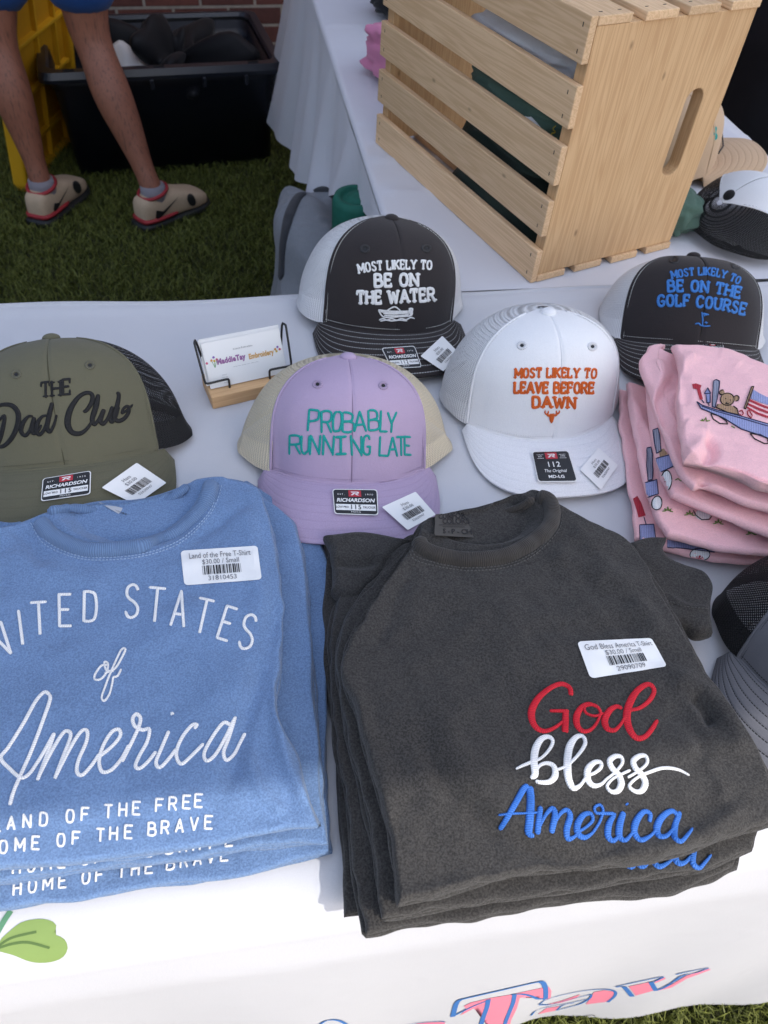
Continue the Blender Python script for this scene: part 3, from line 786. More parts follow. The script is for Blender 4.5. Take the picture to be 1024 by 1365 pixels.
net_black = netting('black_net', (.010, .010, .011), .0030, .030, .42); net_white = netting('white_net', (.80, .80, .81), .0030, .028, .58)
net_cream = netting('cream_net', (.74, .65, .48), .0028, .028, .52)
CHAR = (.029, .0245, .0255)
# --- olive cap ---------------------------------------------------------
zf = Z1(0, 400, 3.103)
olive = Cap('olive green cap with black mesh back reading The Dad Club, beside the blue shirts',
            (-0.30871, 0.48738, 0.04074, 0.3283, 0.64358, 0.018, 0.09795, 0.07635, 0.12212, 0.26033), (.120, .114, .075), net_black,
            brimfab('olive_brim', (.113, .107, .070), (.095, .088, .056), True, .5), seam_c=(.06, .058, .035), brim_len=.074)
olive.eyelets(zf((68, 308), (372, 270)), (.12, .115, .08))
def dad(k, b):
    for ch, x, y in (('T', 190, 402), ('H', 234, 398), ('E', 276, 390)):
        o = np.array((x / 3.103, 400 + y / 3.103)); w = G[ch][0] * 52 / 3.103
        glyph(k, b, ch, o - np.array((w / 2, -.4)), np.array((52, -5)) / 3.103, np.array((-1, -62)) / 3.103, 3.4, True)
    S = [[(-6, 500, 9), (20, 480, 12), (10, 540, 17), (-5, 590, 14), (-22, 608, 8)],
         [(-60, 560, 8), (-50, 490, 10), (-20, 445, 12), (20, 432, 14), (55, 440, 18), (76, 472, 20), (72, 520, 19), (48, 572, 17), (15, 604, 14), (-18, 608, 10)],
         [(138, 482, 9), (118, 482, 10), (95, 510, 16), (88, 542, 17), (104, 560, 14), (124, 540, 12), (142, 486, 12)], [(143, 484, 14), (132, 530, 17), (140, 552, 14), (160, 538, 10), (172, 515, 8)],
         [(196, 478, 9), (175, 482, 10), (155, 510, 16), (150, 542, 17), (165, 556, 14), (186, 530, 12), (206, 470, 14), (216, 424, 14)], [(217, 424, 14), (203, 480, 17), (195, 526, 16), (206, 545, 14), (222, 520, 10), (236, 474, 8)],
         [(345, 464, 12), (362, 452, 14), (382, 418, 17), (380, 390, 15), (356, 384, 14), (322, 405, 15), (290, 455, 20), (280, 508, 22), (296, 545, 19), (330, 552, 16), (360, 532, 12), (385, 492, 10), (402, 440, 12), (407, 392, 14)],
         [(408, 390, 14), (396, 440, 17), (382, 492, 17), (392, 514, 14), (410, 490, 10), (428, 452, 12)], [(432, 452, 14), (416, 494, 17), (426, 512, 15), (446, 490, 12), (466, 440, 14)], [(466, 440, 14), (456, 484, 17), (464, 504, 14), (482, 478, 10), (492, 440, 10)],
         [(484, 380, 14), (492, 396, 15), (484, 440, 17), (474, 480, 17), (488, 500, 16), (514, 490, 15), (532, 464, 14), (530, 440, 12), (512, 448, 10), (505, 468, 9), (530, 452, 9), (549, 432, 8)]]
    script_word(k, b, S, 0, 400, 3.103, 1.18, .0008)
olive.embroider(dad, T_BLACK)
olive.size_sticker(zf((170, 835), (375, 805), (378, 707), (178, 740)), '115', 'MD/LG')
olive.price_tag(zf((560, 848), (688, 758), (565, 675), (420, 778)))
# --- charcoal boat cap ---------------------------------------------------
zf = Z1(380, 260, 3.938)
FIT_W = (-0.00545, 0.77246, 0.02287, 0.25954, 0.35283, 0.09903, 0.09676, 0.08781, 0.12457, 0.14707)
ch_brim = brimfab('charcoal_brim', (.026, .0215, .022), (.42, .42, .42), True, .8)
water = Cap('charcoal cap with white mesh back and white boat embroidery, by the crate', FIT_W, CHAR, net_white, ch_brim, seam_c=(.008, .008, .008), stitch=(.5, .5, .48), brim_len=.070)
water.eyelets(zf((420, 283), (742, 280)), (.035, .034, .036))
def wat(k, b):
    textline(k, b, 'MOST LIKELY TO', zf((390, 411), (470, 397), (580, 389), (680, 388), (768, 391)), 11.5, 2.7, True, hl=12)
    textline(k, b, 'BE ON', zf((473, 481), (590, 478), (698, 476)), 16.2, 4.2, True)
    textline(k, b, 'THE WATER', zf((381, 571), (560, 567), (785, 554)), 16.4, 4.2, True)
    B = [[(490, 605), (520, 640), (600, 638), (660, 632), (668, 608)], [(490, 603), (560, 610), (640, 610), (672, 606)], [(515, 622), (580, 624), (655, 618)], [(520, 632), (590, 634), (650, 627)],
         [(535, 606), (575, 587), (606, 606)], [(498, 612), (560, 618), (640, 616)],
         [(494, 656), (515, 648), (535, 656), (560, 648), (585, 657), (610, 648), (635, 654), (658, 643), (680, 648)], [(500, 662), (530, 656), (560, 660), (600, 656), (640, 660)]]
    script_word(k, b, B, 380, 260, 3.938, 1.0, .0009, 7)
    script_word(k, b, [[(648, 600), (672, 599)], [(658, 604), (660, 630)]], 380, 260, 3.938, 1.0, .0012, 16)
water.embroider(wat, T_WHITE)
water.size_sticker(zf((560, 915), (718, 905), (680, 793), (505, 805)), '112', 'MD/LG')
water.price_tag(zf((830, 928), (915, 835), (825, 742), (710, 848)))
# --- lavender cap --------------------------------------------------------
zf = Z1(250, 400, 2.695)
lav = Cap('lavender cap with cream mesh back and teal Probably Running Late embroidery', (-0.03428, 0.50675, 0.03307, 0.1618, 0.48742, 0.02547, 0.09054, 0.08841, 0.11265, 0.28639),
          (.42, .325, .46), net_cream, brimfab('lavender_brim', (.39, .305, .44), (.31, .24, .36), True, .4), seam_c=(.22, .16, .24), brim_len=.061)
lav.eyelets(zf((468, 303), (703, 308)), (.39, .305, .44))
def late(k, b):
    L1 = [('P', 433, 38), ('R', 482, 36), ('O', 520, 32), ('B', 558, 38), ('A', 600, 42), ('B', 652, 36), ('L', 692, 24), ('Y', 716, 30)]
    for c, x, w in L1: glyph(k, b, c, zf((x, 471 + random.uniform(-3, 3)))[0], np.array((w / G[c][0], random.uniform(-3, 3))) / 2.695, np.array((random.uniform(-3, 4), -70 + random.uniform(-4, 4))) / 2.695, 3.4, False, .03)
    L2 = [('R', 366, 40), ('U', 408, 26), ('N', 440, 34), ('N', 486, 36), ('N', 590, 36), ('G', 630, 26), ('L', 690, 28), ('A', 722, 32), ('T', 752, 30), ('E', 780, 20)]
    for c, x, w in L2: glyph(k, b, c, zf((x, 552 + (x - 366) * .015 + random.uniform(-3, 3)))[0], np.array((w / G[c][0], 1)) / 2.695, np.array((random.uniform(-3, 4), -66 + random.uniform(-4, 4))) / 2.695, 3.4, False, .03)
    for a in [((551, 492), (551, 553)), ((532, 493), (572, 490)), ((532, 554), (572, 552))]: stroke_px(k, b, zf(*a), 3.9, .0009, False, .9)
lav.embroider(late, T_TEAL)
lav.size_sticker(zf((528, 770), (686, 775), (682, 682), (520, 680)), '115', 'MD/LG')
lav.price_tag(zf((790, 828), (890, 772), (818, 690), (697, 745)))
# --- white cap -----------------------------------------------------------
zf = Z1(560, 380, 3.531)
white = Cap('all white cap with orange lettering and a small orange deer head', (0.17621, 0.61572, 0.01486, 0.2135, 0.25086, -0.00984, 0.09279, 0.08265, 0.12204, 0.17475),
            (.76, .76, .77), net_white, brimfab('white_brim', (.74, .74, .76), (.55, .55, .6), True, .22), seam_c=(.6, .6, .63), seam_phi=1.08, brim_len=.074)
white.eyelets(zf((480, 285), (811, 290)), (.7, .7, .72))
def dawn(k, b):
    textline(k, b, 'MOST LIKELY TO', zf((448, 437), (640, 434), (828, 438)), 12.3, 3.3, True, lean=.06)
    textline(k, b, 'LEAVE BEFORE', zf((444, 507), (630, 508), (815, 509)), 14, 3.9, True, lean=.04)
    textline(k, b, 'DAWN', zf((531, 576), (630, 576), (728, 579)), 14.2, 4.2, True)
    D = [[(621, 604, 30), (620, 628, 24), (618, 649, 12)], [(608, 618, 10), (597, 612, 10)], [(633, 616, 10), (645, 610, 10)], [(612, 612, 8), (598, 610, 8), (588, 600, 7), (590, 589, 6)], [(598, 610, 7), (604, 598, 6), (603, 590, 5)],
         [(630, 612, 8), (645, 606, 8), (656, 598, 7), (655, 589, 6)], [(645, 607, 7), (640, 598, 6), (641, 590, 5)]]
    script_word(k, b, D, 560, 380, 3.531, 1.0, .0009)
white.embroider(dawn, T_ORANGE)
white.size_sticker(zf((555, 930), (742, 928), (697, 780), (525, 785)), 'orig', '')
white.price_tag(zf((850, 965), (930, 850), (838, 768), (752, 872)))
# --- charcoal golf cap ------------------------------------------------------
zf = Z1(780, 320, 4.197)
golf = Cap('charcoal cap with blue golf lettering behind the pink shirts', (0.3671, 0.79292, 0.03302, -0.01136, 0.65836, -0.03264, 0.1015, 0.08744, 0.11522, 0.07966),
           CHAR, net_white, ch_brim, seam_c=(.008, .008, .008), stitch=(.5, .5, .48), brim_len=.066, zc=.5)
golf.eyelets(zf((500, 112), (845, 145)), (.035, .034, .036))
def glf(k, b):
    textline(k, b, 'MOST LIKELY TO', zf((488, 217), (580, 201), (690, 197), (780, 215), (857, 248)), 9.8, 2.5, True)
    textline(k, b, 'BE ON THE', zf((465, 288), (580, 287), (720, 298), (862, 325)), 14.5, 3.7, True)
    textline(k, b, 'GOLF COURSE', zf((408, 371), (560, 370), (740, 388), (890, 418)), 14.8, 3.7, True)
    script_word(k, b, [[(652, 402), (656, 440), (657, 480)]], 780, 320, 4.197, 1, .0009, 7)
    script_word(k, b, [[(656, 408), (692, 418)], [(658, 416), (684, 419)], [(660, 424), (675, 421)]], 780, 320, 4.197, 1, .0009, 9)
    script_word(k, b, [[(614, 470), (635, 466), (645, 476), (670, 482), (700, 480)], [(668, 462), (686, 462)], [(676, 455), (678, 470)]], 780, 320, 4.197, 1, .0009, 8)
golf.embroider(glf, T_SKY)
golf.size_sticker(zf((655, 625), (780, 640), (770, 585), (660, 580)), '112', 'MD/LG')
# --- grey cap at the right edge ------------------------------------------
grey = Cap('heather grey cap with black mesh back beside the dark shirt stack', (0.3767, 0.2904, 0.0282, -0.437, 0.2708, -0.0215, 0.095, 0.086, 0.118, 0.2),
           (.15, .15, .165), net_black, brimfab('heather_brim', (.15, .15, .165), (.012, .012, .014), True, .9), seam_c=(.02, .02, .02), stitch=(.015, .015, .016), brim_len=.072)
# --- black mesh cap with white front, seen from behind -----------------------
blackw = Cap('black mesh cap with white front panel turned away beside the crate', (0.598, 1.190, 0.03, 1.9, 0.8, 0.0, 0.092, 0.088, 0.115, 0.05), (.74, .74, .75), net_black, brimfab('black_brim', (.012, .012, .013), (.02, .02, .02)),
             stitch=(.1, .1, .1), button_m=fabric('black_twill', (.012, .012, .013)))
# --- tan cap behind the crate -------------------------------------------------
TNC = Q(953, 190, T + .03)
tan = Cap('tan cap with teal lettering and rope brim behind the wooden crate', (TNC[0], TNC[1], 0.02, 1.75, .12, 0.0, 0.092, 0.088, 0.115, .05), (.56, .39, .25), fabric('tan_twill', (.56, .39, .25), .08, .05, .0002, .1), brimfab('tan_brim', (.56, .39, .25), (.42, .28, .17), True, .8), base_z=T - .01, brim_len=.088, brim_z=.03)
for st_ in ([(806, 515, 10), (816, 508, 10), (812, 530, 14), (818, 545, 14), (806, 555, 12), (800, 542, 10)], [(795, 560, 20), (792, 575, 18)]):
    tan.embroider(lambda k, b: script_word(k, b, [st_], 680, 0, 2.977, 1.2, .001), T_TEAL)

# ================================================================ FOLDED SHIRTS
def fold_blob(name, top, right, bottom, left, z0, z1, m, parent=None, wr=(), n=110, r=None, wob=.0012, noise_a=.0010, seed=0, zfun=None, sag=0.0, flat=False):
    # a soft folded garment: outline given as photo points seen at its mid height, rounded all round
    zm = T + (z0 + z1) / 2; th = z1 - z0; r = r or th * .36
    rg = np.random.default_rng(seed + 11)
    pr = lambda L, k: np.array([Q(x, y, zm)[:2] for x, y in poly_pts(L, k)])
    s = np.linspace(0, 1, n); s = .45 * s + .55 * (.5 - .5 * np.cos(math.pi * s))
    def res(L):
        P = pr(L, 400); d = np.linspace(0, 1, 400); return np.stack([np.interp(s, d, P[:, k]) for k in (0, 1)], 1)
    Tp, Bt, Lf, Rt = res(top), res(bottom), res(left), res(right)
    Rt[0] = Tp[-1]; Rt[-1] = Bt[-1]; Lf[0] = Tp[0]; Lf[-1] = Bt[0]
    u = s[None, :, None]; v = s[:, None, None]
    P = (1 - v) * Tp[None] + v * Bt[None] + (1 - u) * Lf[:, None] + u * Rt[:, None] \
        - ((1 - u) * (1 - v) * Tp[0] + u * (1 - v) * Tp[-1] + (1 - u) * v * Bt[0] + u * v * Bt[-1])
    X = P.reshape(-1, 2)
    # small waver of the outline
    wv = np.zeros_like(X)
    for k in range(8):
        a = rg.uniform(0, 6.28); f = 6.283 / rg.uniform(.02, .09); ph = rg.uniform(0, 6.28, 2)
        q = (X[:, 0] * math.cos(a) + X[:, 1] * math.sin(a)) * f
        wv[:, 0] += np.sin(q + ph[0]); wv[:, 1] += np.sin(q + ph[1])
    X = X + wv * wob / 3
    G2 = X.reshape(n, n, 2); edge = np.vstack([G2[0], G2[-1], G2[:, 0], G2[:, -1]])
    d = np.empty(len(X))
    for i in range(0, len(X), 2000): d[i:i + 2000] = np.sqrt(((X[i:i + 2000, None] - edge[None]) ** 2).sum(2).min(1))
    t_ = np.clip(d / r, 0, 1); prof = np.sqrt(np.clip(1 - (1 - t_) ** 2, 0, 1))
    fade = np.clip(d / .02, 0, 1)
    up = th / 2 * prof
    if sag: up = up - sag * (1 - np.clip(d / .06, 0, 1)) ** 2 * prof
    nz = np.zeros(len(X))
    for k in range(22):
        a = rg.uniform(0, 6.28); wl = math.exp(rg.uniform(math.log(.018), math.log(.16))); q = (X[:, 0] * math.cos(a) + X[:, 1] * math.sin(a)) * 6.283 / wl
        b2 = rg.uniform(0, 6.28); wl2 = wl * rg.uniform(1.5, 4); q2 = (X[:, 0] * math.cos(b2) + X[:, 1] * math.sin(b2)) * 6.283 / wl2
        nz += np.sin(q + rg.uniform(0, 6.28)) * np.sin(q2 + rg.uniform(0, 6.28)) * (wl / .08) ** .8
    up = up + nz * noise_a * .5 * (.35 + .65 * fade) * (t_ > 0)
    if len(wr):
        px = to_px(np.c_[X, np.full(len(X), zm + th / 2)])
        for (line, amp, wid) in wr:
            L = poly_pts(line, 50); dd = np.empty(len(px)); ss = np.empty(len(px))
            for i in range(0, len(px), 2000):
                q = ((px[i:i + 2000, None] - L[None]) ** 2).sum(2); j = q.argmin(1); dd[i:i + 2000] = np.sqrt(q[np.arange(len(j)), j]); ss[i:i + 2000] = j / 49.0
            up = up + 1.5 * amp * np.exp(-(dd / wid) ** 2) * np.clip(t_ * 1.5, 0, 1) * np.clip(np.minimum(ss, 1 - ss) * 6 + .25, 0, 1)
    if zfun is not None: up = up + zfun(X, d) * np.clip(t_ * 1.5, 0, 1)
    topV = np.c_[X, zm + up]; lo = np.c_[X, zm - th / 2 * prof * (.96)]
    isb = np.zeros((n, n), bool); isb[0] = isb[-1] = True; isb[:, 0] = isb[:, -1] = True; isb = isb.ravel()
    topV[isb, 2] = zm; V = [topV]; idx = np.arange(n * n); low = idx.copy(); low[~isb] = n * n + np.arange((~isb).sum())
    V.append(lo[~isb]); V = np.vstack(V)
    F1 = np.array(grid_faces(n, n)); Fc = [tuple(f[::-1]) for f in F1.tolist()] + [tuple(low[f]) for f in F1]
    o = mesh_obj(name, V, Fc, m, parent, None)
    o['nx'] = n
    bv = BVHTree.FromPolygons([Vector(p) for p in topV], F1.tolist()); del o['nx']
    return o, bv
def fold2(name, top, right, bottom, left, z0, z1, m, parent, wr=(), seed=0, **kw):
    # a folded shirt: the upper fold plus a thinner fold under it that peeps out along the edges
    d_ = z1 - z0; za, zm = z0 + d_ * .27, z0 + d_ * .54; j = random.Random(seed)
    o_ = lambda L, dx, dy: [(x + dx + j.uniform(-1.2, 1.2), y + dy + j.uniform(-1.2, 1.2)) for x, y in L]
    for lo, hi, q, e in ((z0, za + .0008, 200, j.uniform(-1.5, 3.5)), (za, zm + .0008, 100, j.uniform(-2.5, 2.0))):
        fold_blob('folded_layer', o_(top, 0, 0), o_(right, e * .6, 0), o_(bottom, 0, e), o_(left, -e, 0), lo, hi, m, parent, n=80, seed=seed + q, wob=.0009, noise_a=.0004)
    return fold_blob(name, top, right, bottom, left, zm, z1, m, parent, wr, seed=seed, **kw)
def lift(obj, amount): obj.location.z += amount
def collar_band(root, bvh, pts, w, m, hgt=.004, name='neckband', off=-.001, stitch_c=None, inner=None):
    k = MB(); stroke_px(k, bvh, [(x, y, w) for x, y in pts], None, hgt, True, 2.0, off); o = k.build(name, m, root, True, uv=True)
    so = o.modifiers.new('sub', 'SUBSURF'); so.levels = 1; so.render_levels = 1
    return o
def dashes_px(bvh, pts, m, root, w=1.3, on=3.2, gap=1.6, hgt=.0005, name='stitching'):
    c = catmull(pts, .5); d = np.r_[0, np.cumsum(np.linalg.norm(np.diff(c, axis=0), axis=1))]; k = MB(); x = 0
    while x + on < d[-1]:
        q = np.linspace(x, x + on, 4); stroke_px(k, bvh, [(np.interp(a, d, c[:, 0]), np.interp(a, d, c[:, 1]), w) for a in q], None, hgt, False, 1.0, .0002); x += on + gap
    return k.build(name, m, root, True, uv=True)
def ribknit(name, c):
    m, t, b = nt(name); uv = N(t, 'ShaderNodeUVMap').outputs[0]; sp = N(t, 'ShaderNodeSeparateXYZ'); t.links.new(uv, sp.inputs[0])
    s = math_n(t, 'ADD', math_n(t, 'MULTIPLY', math_n(t, 'SINE', math_n(t, 'MULTIPLY', sp.outputs[0], 6.283 / .0016)), .5), .5)
    tc = N(t, 'ShaderNodeTexCoord').outputs['Object']; f = noise(t, tc, 40, 4)
    t.links.new(mixc(t, math_n(t, 'ADD', math_n(t, 'MULTIPLY', s, .6), math_n(t, 'MULTIPLY', f, .4)), sc(c, .72), sc(c, 1.18)), b.inputs['Base Color'])
    b.inputs['Roughness'].default_value = .92; b.inputs['Sheen Weight'].default_value = .15; b.inputs['Specular IOR Level'].default_value = .2
    bump(t, b, s, .0005, .8); return m

def shirt_label(root, quad, bvh, l1, l2, num):
    st = Sticker('price_label', root, quad, bvh, WHITE_P, .05, 1.8, .0007, False, 4)
    st.text(l1, .5, .80, .17, GREYINK, 'print', .36); st.text(l2, .5, .61, .145, GREYINK, 'print', .44)
    st.barcode(.25, .25, .75, .51, INK, 'print'); st.text(num, .5, .13, .14, GREYINK, 'print', .5); st.done()

# --- blue stack ---------------------------------------------------------
zb = lambda *p: [(a / 2.2266, 620 + b / 2.2266) for a, b in p]
zc3 = lambda *p: [(a / 2.2266, 900 + b / 2.2266) for a, b in p]
BLUE_G = 'folded blue shirts in one stack'
def shirt(label, group): return label, group
r3 = thing('folded_shirt', 'bottom blue folded shirt of the blue stack, lying on the tablecloth', 'shirt', Q(200, 950, T), 0, BLUE_G)
b3, B3V = fold2('body', [(-130, 700), (150, 690), (330, 642)], [(330, 642), (400, 690), (434, 740), (441, 809), (435, 940), (436, 1080), (441, 1138)], [(-140, 1238), (0, 1214), (180, 1187), (330, 1165), (441, 1138)], [(-130, 700), (-140, 1238)], .001, .016, BLUE, r3, seed=1, noise_a=.0012)
r2 = thing('folded_shirt', 'middle blue folded shirt of the blue stack, between two others', 'shirt', Q(200, 950, T + .016), 0, BLUE_G)
b2, B2V = fold2('body', [(-130, 700), (150, 690), (310, 640)], [(310, 640), (380, 685), (398, 716), (408, 777), (420, 940), (427, 1020), (431, 1075), (435, 1122)], [(-140, 1200), (0, 1178), (135, 1160), (270, 1142), (350, 1128), (435, 1122)], [(-130, 700), (-140, 1200)], .016, .031, BLUE, r2, seed=2, noise_a=.0012)
r1 = thing('folded_shirt', 'top blue shirt of the blue stack with white embroidered United States lettering', 'shirt', Q(200, 950, T + .03), 0, BLUE_G)
def blue_z(X, d):
    px = to_px(np.c_[X, np.full(len(X), T + .048)])
    q = ((px[:, 0] - 175) / 92) ** 2 + ((px[:, 1] - 672) / 52) ** 2
    return -.017 * np.clip(1.25 - q, 0, 1)
b1, B1V = fold2('body', [(-130, 720), (0, 704), (56, 688), (120, 672), (180, 668), (230, 655), (268, 640), (298, 638)],
                    [(298, 638), (343, 654), (359, 696), (373, 755), (376, 822), (373, 900), (370, 949), (395, 1008), (413, 1065), (428, 1102)],
                    [(-140, 1180), (0, 1160), (135, 1149), (270, 1129), (350, 1111), (428, 1102)], [(-130, 720), (-140, 1180)], .031, .050, BLUE, r1,
                    [([(368, 800), (345, 900), (320, 980), (300, 1060)], -.0035, 14), ([(376, 900), (372, 960), (385, 1020), (410, 1075)], .004, 10), ([(330, 690), (350, 800), (352, 900)], .0022, 14),
                     ([(0, 735), (60, 760), (150, 780)], .002, 14), ([(250, 720), (300, 690), (335, 670)], -.002, 8), ([(330, 1000), (345, 1050), (380, 1085)], .0025, 9), ([(10, 700), (40, 720), (60, 760)], -.002, 9)], n=150, seed=3, zfun=blue_z, noise_a=.0011)
RIB_B = ribknit('blue_rib', (.128, .208, .36))
cb = zb((118, 168), (160, 212), (235, 248), (315, 254), (425, 242), (515, 208), (585, 148), (618, 92), (628, 52))
collar_band(r1, B1V, cb, 23, RIB_B, .0085)
collar_band(r1, B1V, zb((140, 140), (230, 128), (330, 140), (420, 132), (500, 100), (560, 62)), 12, RIB_B, .006, 'back_neckband', -.0005)
BST = plain('blue_stitch', (.27, .37, .53), .8)
for offp in (0, 7): dashes_px(B1V, zb((98 - offp, 172), (140 - offp, 228 + offp), (225, 268 + offp), (318, 275 + offp), (432, 262 + offp), (535 + offp * .5, 222 + offp), (610 + offp, 155), (642 + offp, 95), (652 + offp, 52)), BST, r1, 1.2)
tagm = plain('neck_tag_cloth', (.40, .42, .46), .8)
st = Sticker('neck_tag', r1, zb((360, 160), (440, 192), (470, 165), (295, 122)), B1V, tagm, .03, 1, .006, True); st.text('COMFORT', .52, .55, .3, INK, 'print', .26); st.done()
zt7 = lambda a, b: np.array((a / 2.844, 760 + b / 2.844))
k = MB()
def blet(c, x, y, ux, uy, w, wpx=4.0):    # centre of the letter's foot, its up vector, its width (zoom pixels)
    up = np.array((ux, uy)) / 2.844; t_ = np.array((-uy, ux)) / np.hypot(ux, uy); t_ = t_ if t_[0] > 0 else -t_
    ww = w / 2.844; glyph(k, B1V, c, zt7(x, y) - t_ * ww / 2, t_ * ww / G[c][0], up, wpx, False, 0, .0006)
for a in [('U', -100, 395, -55, -115, 66), ('N', 12, 325, -38, -118, 62), ('I', 87, 280, -16, -124, 4), ('T', 152, 242, -6, -120, 56), ('E', 248, 212, -2, -120, 44), ('D', 342, 194, 2, -112, 48), ('S', 498, 180, 6, -124, 50),
          ('T', 586, 194, 12, -126, 58), ('A', 672, 211, 16, -130, 50), ('T', 757, 236, 28, -124, 54), ('E', 842, 262, 38, -120, 40), ('S', 925, 298, 30, -128, 52)]: blet(*a)
k.build('lettering', T_WHITE, r1, True, uv=True); k = MB()
for s_, y0, sl, xs in (('LANDOFTHEFREE', 980, .12, (-12, 42, 102, 165, 265, 322, 410, 465, 517, 604, 654, 707, 752)), ('HOMEOFTHEBRAVE', 1066, .119, (-48, 12, 75, 135, 230, 288, 380, 430, 487, 575, 625, 680, 735, 790))):
    for c, x in zip(s_, xs): blet(c, x, y0 - (x - 42) * sl + 3, 2, -48, 27 if c != 'M' else 34, 3.0)
    k.build('lettering', T_WHITE, r1, True, uv=True); k = MB()
AM = [[(190, 472), (168, 464), (135, 500), (90, 580), (35, 668), (4, 712), (36, 752), (80, 787), (112, 772), (150, 718), (182, 662), (206, 618)], [(190, 472), (188, 500), (160, 580), (122, 680), (82, 770), (52, 840), (38, 892)],
      [(206, 618), (186, 680), (142, 798)], [(146, 786), (198, 684), (240, 618), (262, 612), (268, 634), (240, 708), (208, 792)], [(212, 782), (262, 684), (306, 614), (330, 610), (328, 650), (298, 720), (292, 764), (312, 777), (346, 742), (378, 696)],
      [(378, 706), (425, 668), (456, 628), (450, 604), (424, 614), (392, 664), (376, 724), (388, 764), (422, 758), (460, 716), (490, 662)], [(462, 728), (500, 652), (527, 592), (532, 560), (517, 546), (503, 564), (512, 592), (540, 606), (566, 604), (558, 650), (528, 706), (514, 742), (530, 752), (560, 728), (592, 688)],
      [(640, 610), (612, 676), (592, 728), (606, 748), (636, 720), (668, 678)], [(737, 602), (746, 586), (726, 590), (692, 632), (670, 684), (674, 722), (692, 734), (722, 708), (772, 658)],
      [(874, 586), (846, 580), (802, 638), (774, 696), (786, 723), (816, 700), (852, 640), (880, 582), (894, 556)], [(890, 566), (866, 640), (848, 690), (858, 720), (886, 700), (912, 652), (930, 618)]]
k.build('lettering', T_WHITE, r1, True, uv=True); k = MB()
script_word(k, B1V, AM, 0, 760, 2.844, 1, .0007, 14)
k.build('lettering', T_WHITE, r1, True, uv=True); k = MB()
script_word(k, B1V, [[(651, 540), (656, 550)]], 0, 760, 2.844, 1, .001, 18)
k.build('lettering', T_WHITE, r1, True, uv=True); k = MB()
script_word(k, B1V, [[(408, 360), (384, 364), (362, 394), (360, 414), (382, 414), (404, 388), (410, 356), (396, 350), (404, 380), (432, 384)],
                     [(396, 392), (436, 374), (466, 326), (476, 300), (462, 302), (440, 344), (416, 398), (396, 450), (386, 484), (397, 496), (415, 470), (426, 430), (430, 408), (446, 402), (460, 376)]], 0, 760, 2.844, 1, .0008, 7.5)
k.build('lettering', T_WHITE, r1, True, uv=True)
shirt_label(r1, [(246, 781), (349, 773), (343, 728), (241, 735)], B1V, 'Land of the Free T-Shirt', '$30.00 / Small', '31810453')
for root, bv, y0, xs, sl in ((r2, B2V, 1150, (62, 118, 176, 234, 322, 374, 458, 510, 562, 642, 694, 745, 795, 868), .128), (r3, B3V, 1232, (65, 122, 180, 237, 325, 377, 460, 512, 565, 645, 697, 748, 798, 850), .165)):
    k = MB()
    for c, x in zip('HOMEOFTHEBRAVE', xs):
        up = np.array((3, -50)) / 2.844; w = (27 if c != 'M' else 34) / 2.844
        glyph(k, bv, c, zt7(x, y0 - (x - 65) * sl) - np.array((w / 2, 0)), np.array((w / G[c][0], -1.2)), up, 2.8, False, 0, .0009)
    k.build('lettering', T_WHITE, root, True, uv=True)

# --- dark stack -----------------------------------------------------------
DK_G = 'folded charcoal shirts in one stack'
z4 = lambda *p: [(420 + a / 1.896, 640 + b / 1.896) for a, b in p]
z5 = lambda *p: [(430 + a / 1.724, 880 + b / 1.724) for a, b in p]
d4 = thing('folded_shirt', 'lowest charcoal folded shirt of the dark stack, touching the tablecloth', 'shirt', Q(700, 980, T), 0, DK_G)
fold2('body', [(440, 735), (560, 712), (742, 700)], [(742, 700), (860, 760), (950, 930), (990, 1060), (920, 1172)], [(459, 1222), (600, 1204), (760, 1190), (860, 1182), (920, 1172)], [(440, 735), (430, 800), (434, 900), (447, 1000), (454, 1100), (459, 1222)], .001, .018, DARK, d4, seed=21)
d3 = thing('folded_shirt', 'third charcoal folded shirt of the dark stack with its sleeve sticking out', 'shirt', Q(700, 980, T + .02), 0, DK_G)
fold2('body', [(540, 725), (640, 700), (742, 690)], [(742, 690), (860, 750), (950, 930), (1000, 1060), (979, 1155)], [(485, 1245), (640, 1222), (780, 1200), (900, 1188), (979, 1155)], [(540, 725), (468, 775), (443, 830), (441, 905), (449, 1000), (460, 1054), (472, 1150), (485, 1245)], .018, .036, DARK, d3, seed=22)
sl_, SLV = fold_blob('sleeve', [(836, 728), (862, 722), (886, 719)], [(886, 719), (889, 748), (941, 772), (946, 810), (947, 846)], [(860, 838), (905, 838), (928, 850), (947, 846)], [(836, 728), (850, 780), (860, 838)], .026, .046, DARK, d3, n=60, seed=25, wr=[(z4((890, 290), (940, 320), (1000, 330)), .0015, 4)])
dashes_px(SLV, z4((880, 300), (930, 318), (995, 325)), plain('dark_stitch', (.075, .072, .068), .8), d3, 1.2)
sl2, SL2V = fold_blob('sleeve', z4((20, 150), (120, 142), (250, 160)), z4((250, 160), (190, 210), (120, 300)), z4((45, 290), (80, 310), (120, 300)), z4((20, 150), (40, 200), (45, 290)), .018, .040, DARK, d3, n=60, seed=26, wr=[(z4((50, 205), (100, 215), (160, 205)), -.003, 6)])
d2 = thing('folded_shirt', 'second charcoal folded shirt of the dark stack, its blue lettering half covered', 'shirt', Q(700, 980, T + .036), 0, DK_G)
_, D2V = fold2('body', [(545, 730), (640, 700), (742, 690)], [(742, 690), (850, 745), (925, 870), (975, 975), (1015, 1060), (1002, 1134)], [(512, 1226), (640, 1204), (740, 1191), (860, 1170), (930, 1160), (1002, 1134)], [(545, 730), (478, 800), (451, 860), (452, 905), (466, 1000), (483, 1054), (499, 1140), (512, 1226)], .036, .053, DARK, d2, seed=23)
d1 = thing('folded_shirt', 'top charcoal shirt of the dark stack with red white and blue God bless America embroidery', 'shirt', Q(700, 980, T + .053), 0, DK_G)
